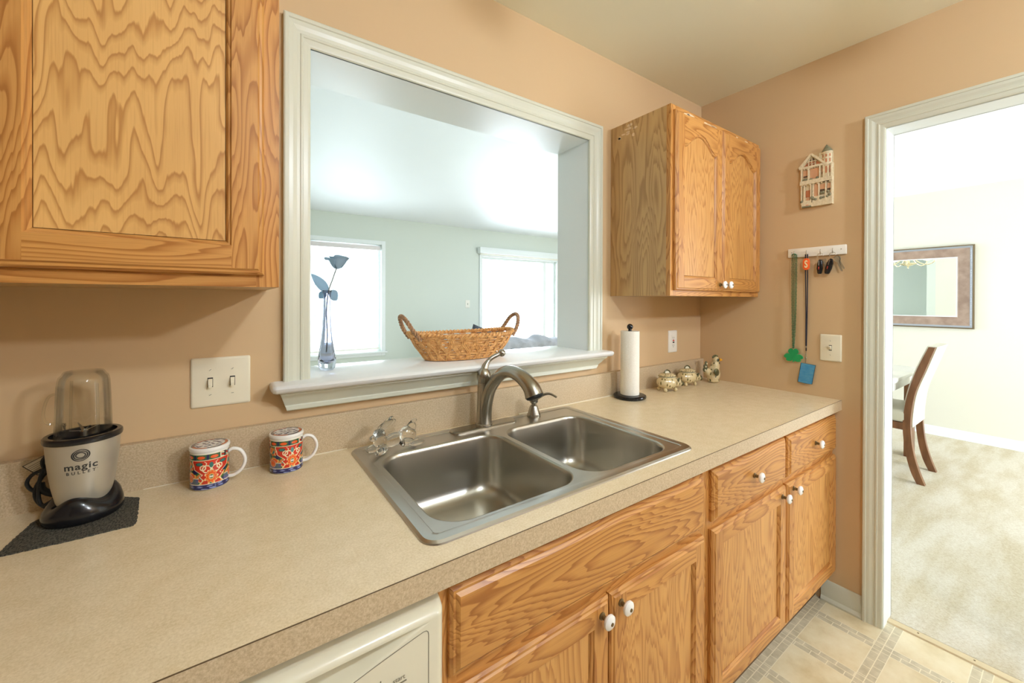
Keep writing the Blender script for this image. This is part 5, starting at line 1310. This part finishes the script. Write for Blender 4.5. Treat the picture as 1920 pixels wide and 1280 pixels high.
# chandelier (seen in the mirror)
hx, hy = 4.25, .07
t = thing('chandelier', 'brass chandelier with curved arms, reflected in the dining room mirror', 'chandelier', (hx, hy, 1.78))
b_ = BM(); lathe(b_, [(0, 1.772), (.006, 1.776), (.009, 1.786), (.004, 1.796), (.014, 1.806), (.05, 1.818), (.085, 1.835), (.088, 1.842), (.05, 1.846), (.018, 1.85), (.014, 1.90), (.022, 1.95), (.010, 2.0), (.007, 2.10), (.007, 2.40), (.06, 2.42), (.065, ZC), (0, ZC)], 28, (hx, hy, 0)); finish('column', b_, 'gold', t)
for k in range(5):
    a = 2*PI*k/5+.55+PI; c, s_ = math.cos(a), math.sin(a)
    b_ = BM(); tube(b_, curve([(hx+r*c, hy+r*s_, z) for r, z in ((.02, 1.92), (.06, 1.90), (.12, 1.84), (.19, 1.815), (.25, 1.84), (.27, 1.885))], 6), .006, 8); ar = finish('arm', b_, 'gold', t)
    b_ = BM(); lathe(b_, [(0, 1.885), (.02, 1.887), (.045, 1.90), (.062, 1.93), (.068, 1.97), (.072, 1.985), (.068, 1.98), (.060, 1.94), (.04, 1.905), (0, 1.892)], 24, (hx+.27*c, hy+.27*s_, 0)); finish('glass_shade', b_, 'bulbC', ar)

# ================================================================== LIVING ROOM SOFA
t = thing('sofa', 'dark grey sofa with its back to the pass-through, mostly hidden below the sill', 'sofa', (3.35, 3.05, .004))
b_ = BM(); box(b_, 2.42, 4.30, 2.72, 2.95, .10, .80, .05, seg=3); finish('backrest', b_, 'dark_fab', t, smooth=60)
b_ = BM(); box(b_, 2.44, 4.28, 2.95, 3.60, .12, .40, .03, seg=3); finish('seat_base', b_, 'dark_fab', t, smooth=60)
for x in (2.46, 3.37):
    b_ = BM(); box(b_, x+.13, x+.89 if x > 3 else x+.90, 2.96, 3.58, .40, .53, .04, seg=3); finish('seat_cushion', b_, 'dark_fab', t, smooth=60)
for x in (2.36, 4.18):
    b_ = BM(); box(b_, x, x+.18, 2.74, 3.60, .10, .62, .05, seg=3); finish('armrest', b_, 'dark_fab', t, smooth=60)
for x in (2.42, 4.22):
    for y in (2.78, 3.52): b_ = BM(); box(b_, x, x+.05, y, y+.05, .004, .10); finish('foot', b_, 'walnut', t, smooth=0)
# throw blanket draped over the sofa back, with folds
b_ = BM(); NX, NY = 90, 26; g_ = []
def throw(i, j):
    u = i/NX; x = 2.58+1.55*u; s_ = j/NY
    top = .872-.050*u+.035*math.exp(-((u-.47)/.07)**2)+.022*math.exp(-((u-.12)/.10)**2)+.006*math.sin(u*31)+.004*math.sin(u*57+2)
    a = s_*2-1
    if abs(a) < .45: y = 2.835+a/.45*.130; z = top-.050*(abs(a)/.45)**3
    else: y = 2.835+math.copysign(.130+.015*math.sin(u*26+s_*5)+.008, a); z = top-.05-(abs(a)-.45)/.55*.28
    z += .008*math.sin(u*22+s_*7)*(1 if abs(a) < .6 else .4); y += .010*math.sin(u*48+z*60)*(abs(a) > .4)+.006*math.sin(u*90+s_*9)
    return (x, y, z)
for j in range(NY+1): g_.append([b_.verts.new(throw(i, j)) for i in range(NX+1)])
for j in range(NY):
    for i in range(NX): b_.faces.new((g_[j][i], g_[j][i+1], g_[j+1][i+1], g_[j+1][i]))
o = finish('throw_blanket', b_, 'grey_fab', loc=(3.35, 2.835, .80), smooth=80); md = o.modifiers.new('thickness', 'SOLIDIFY'); md.thickness = .012
tag(o, 'rumpled light grey throw blanket draped over the sofa back', 'blanket')
b_ = BM(); N = 20; R_ = Matrix.Rotation(.22, 3, 'Y') @ Matrix.Rotation(.45, 3, 'X'); g1 = []; g2 = []
for j in range(N+1):
    r1_, r2_ = [], []
    for i in range(N+1):
        u, v_ = i/N*2-1, j/N*2-1; pin = 1+.10*(abs(u*v_))**2-.06*(1-abs(u*v_)); th = .075*max(0, (1-u**4)*(1-v_**4))**.6
        for r_, sg in ((r1_, 1), (r2_, -1)):
            p = R_ @ Vector((u*.21*pin, sg*th, v_*.21*pin)); r_.append(b_.verts.new(p+Vector((2.585, 3.07, .80))))
    g1.append(r1_); g2.append(r2_)
for j in range(N):
    for i in range(N): b_.faces.new((g1[j][i], g1[j][i+1], g1[j+1][i+1], g1[j+1][i])); b_.faces.new((g2[j][i], g2[j+1][i], g2[j+1][i+1], g2[j][i+1]))
bmesh.ops.remove_doubles(b_, verts=b_.verts, dist=1e-4)
o = finish('throw_pillow', b_, 'dark_fab', loc=(2.59, 3.07, .53), smooth=80); tag(o, 'dark grey throw pillow whose corner peeks up behind the basket', 'pillow')

# nothing may keep the helper property
for o in bpy.data.objects:
    if 'o' in o: del o['o']
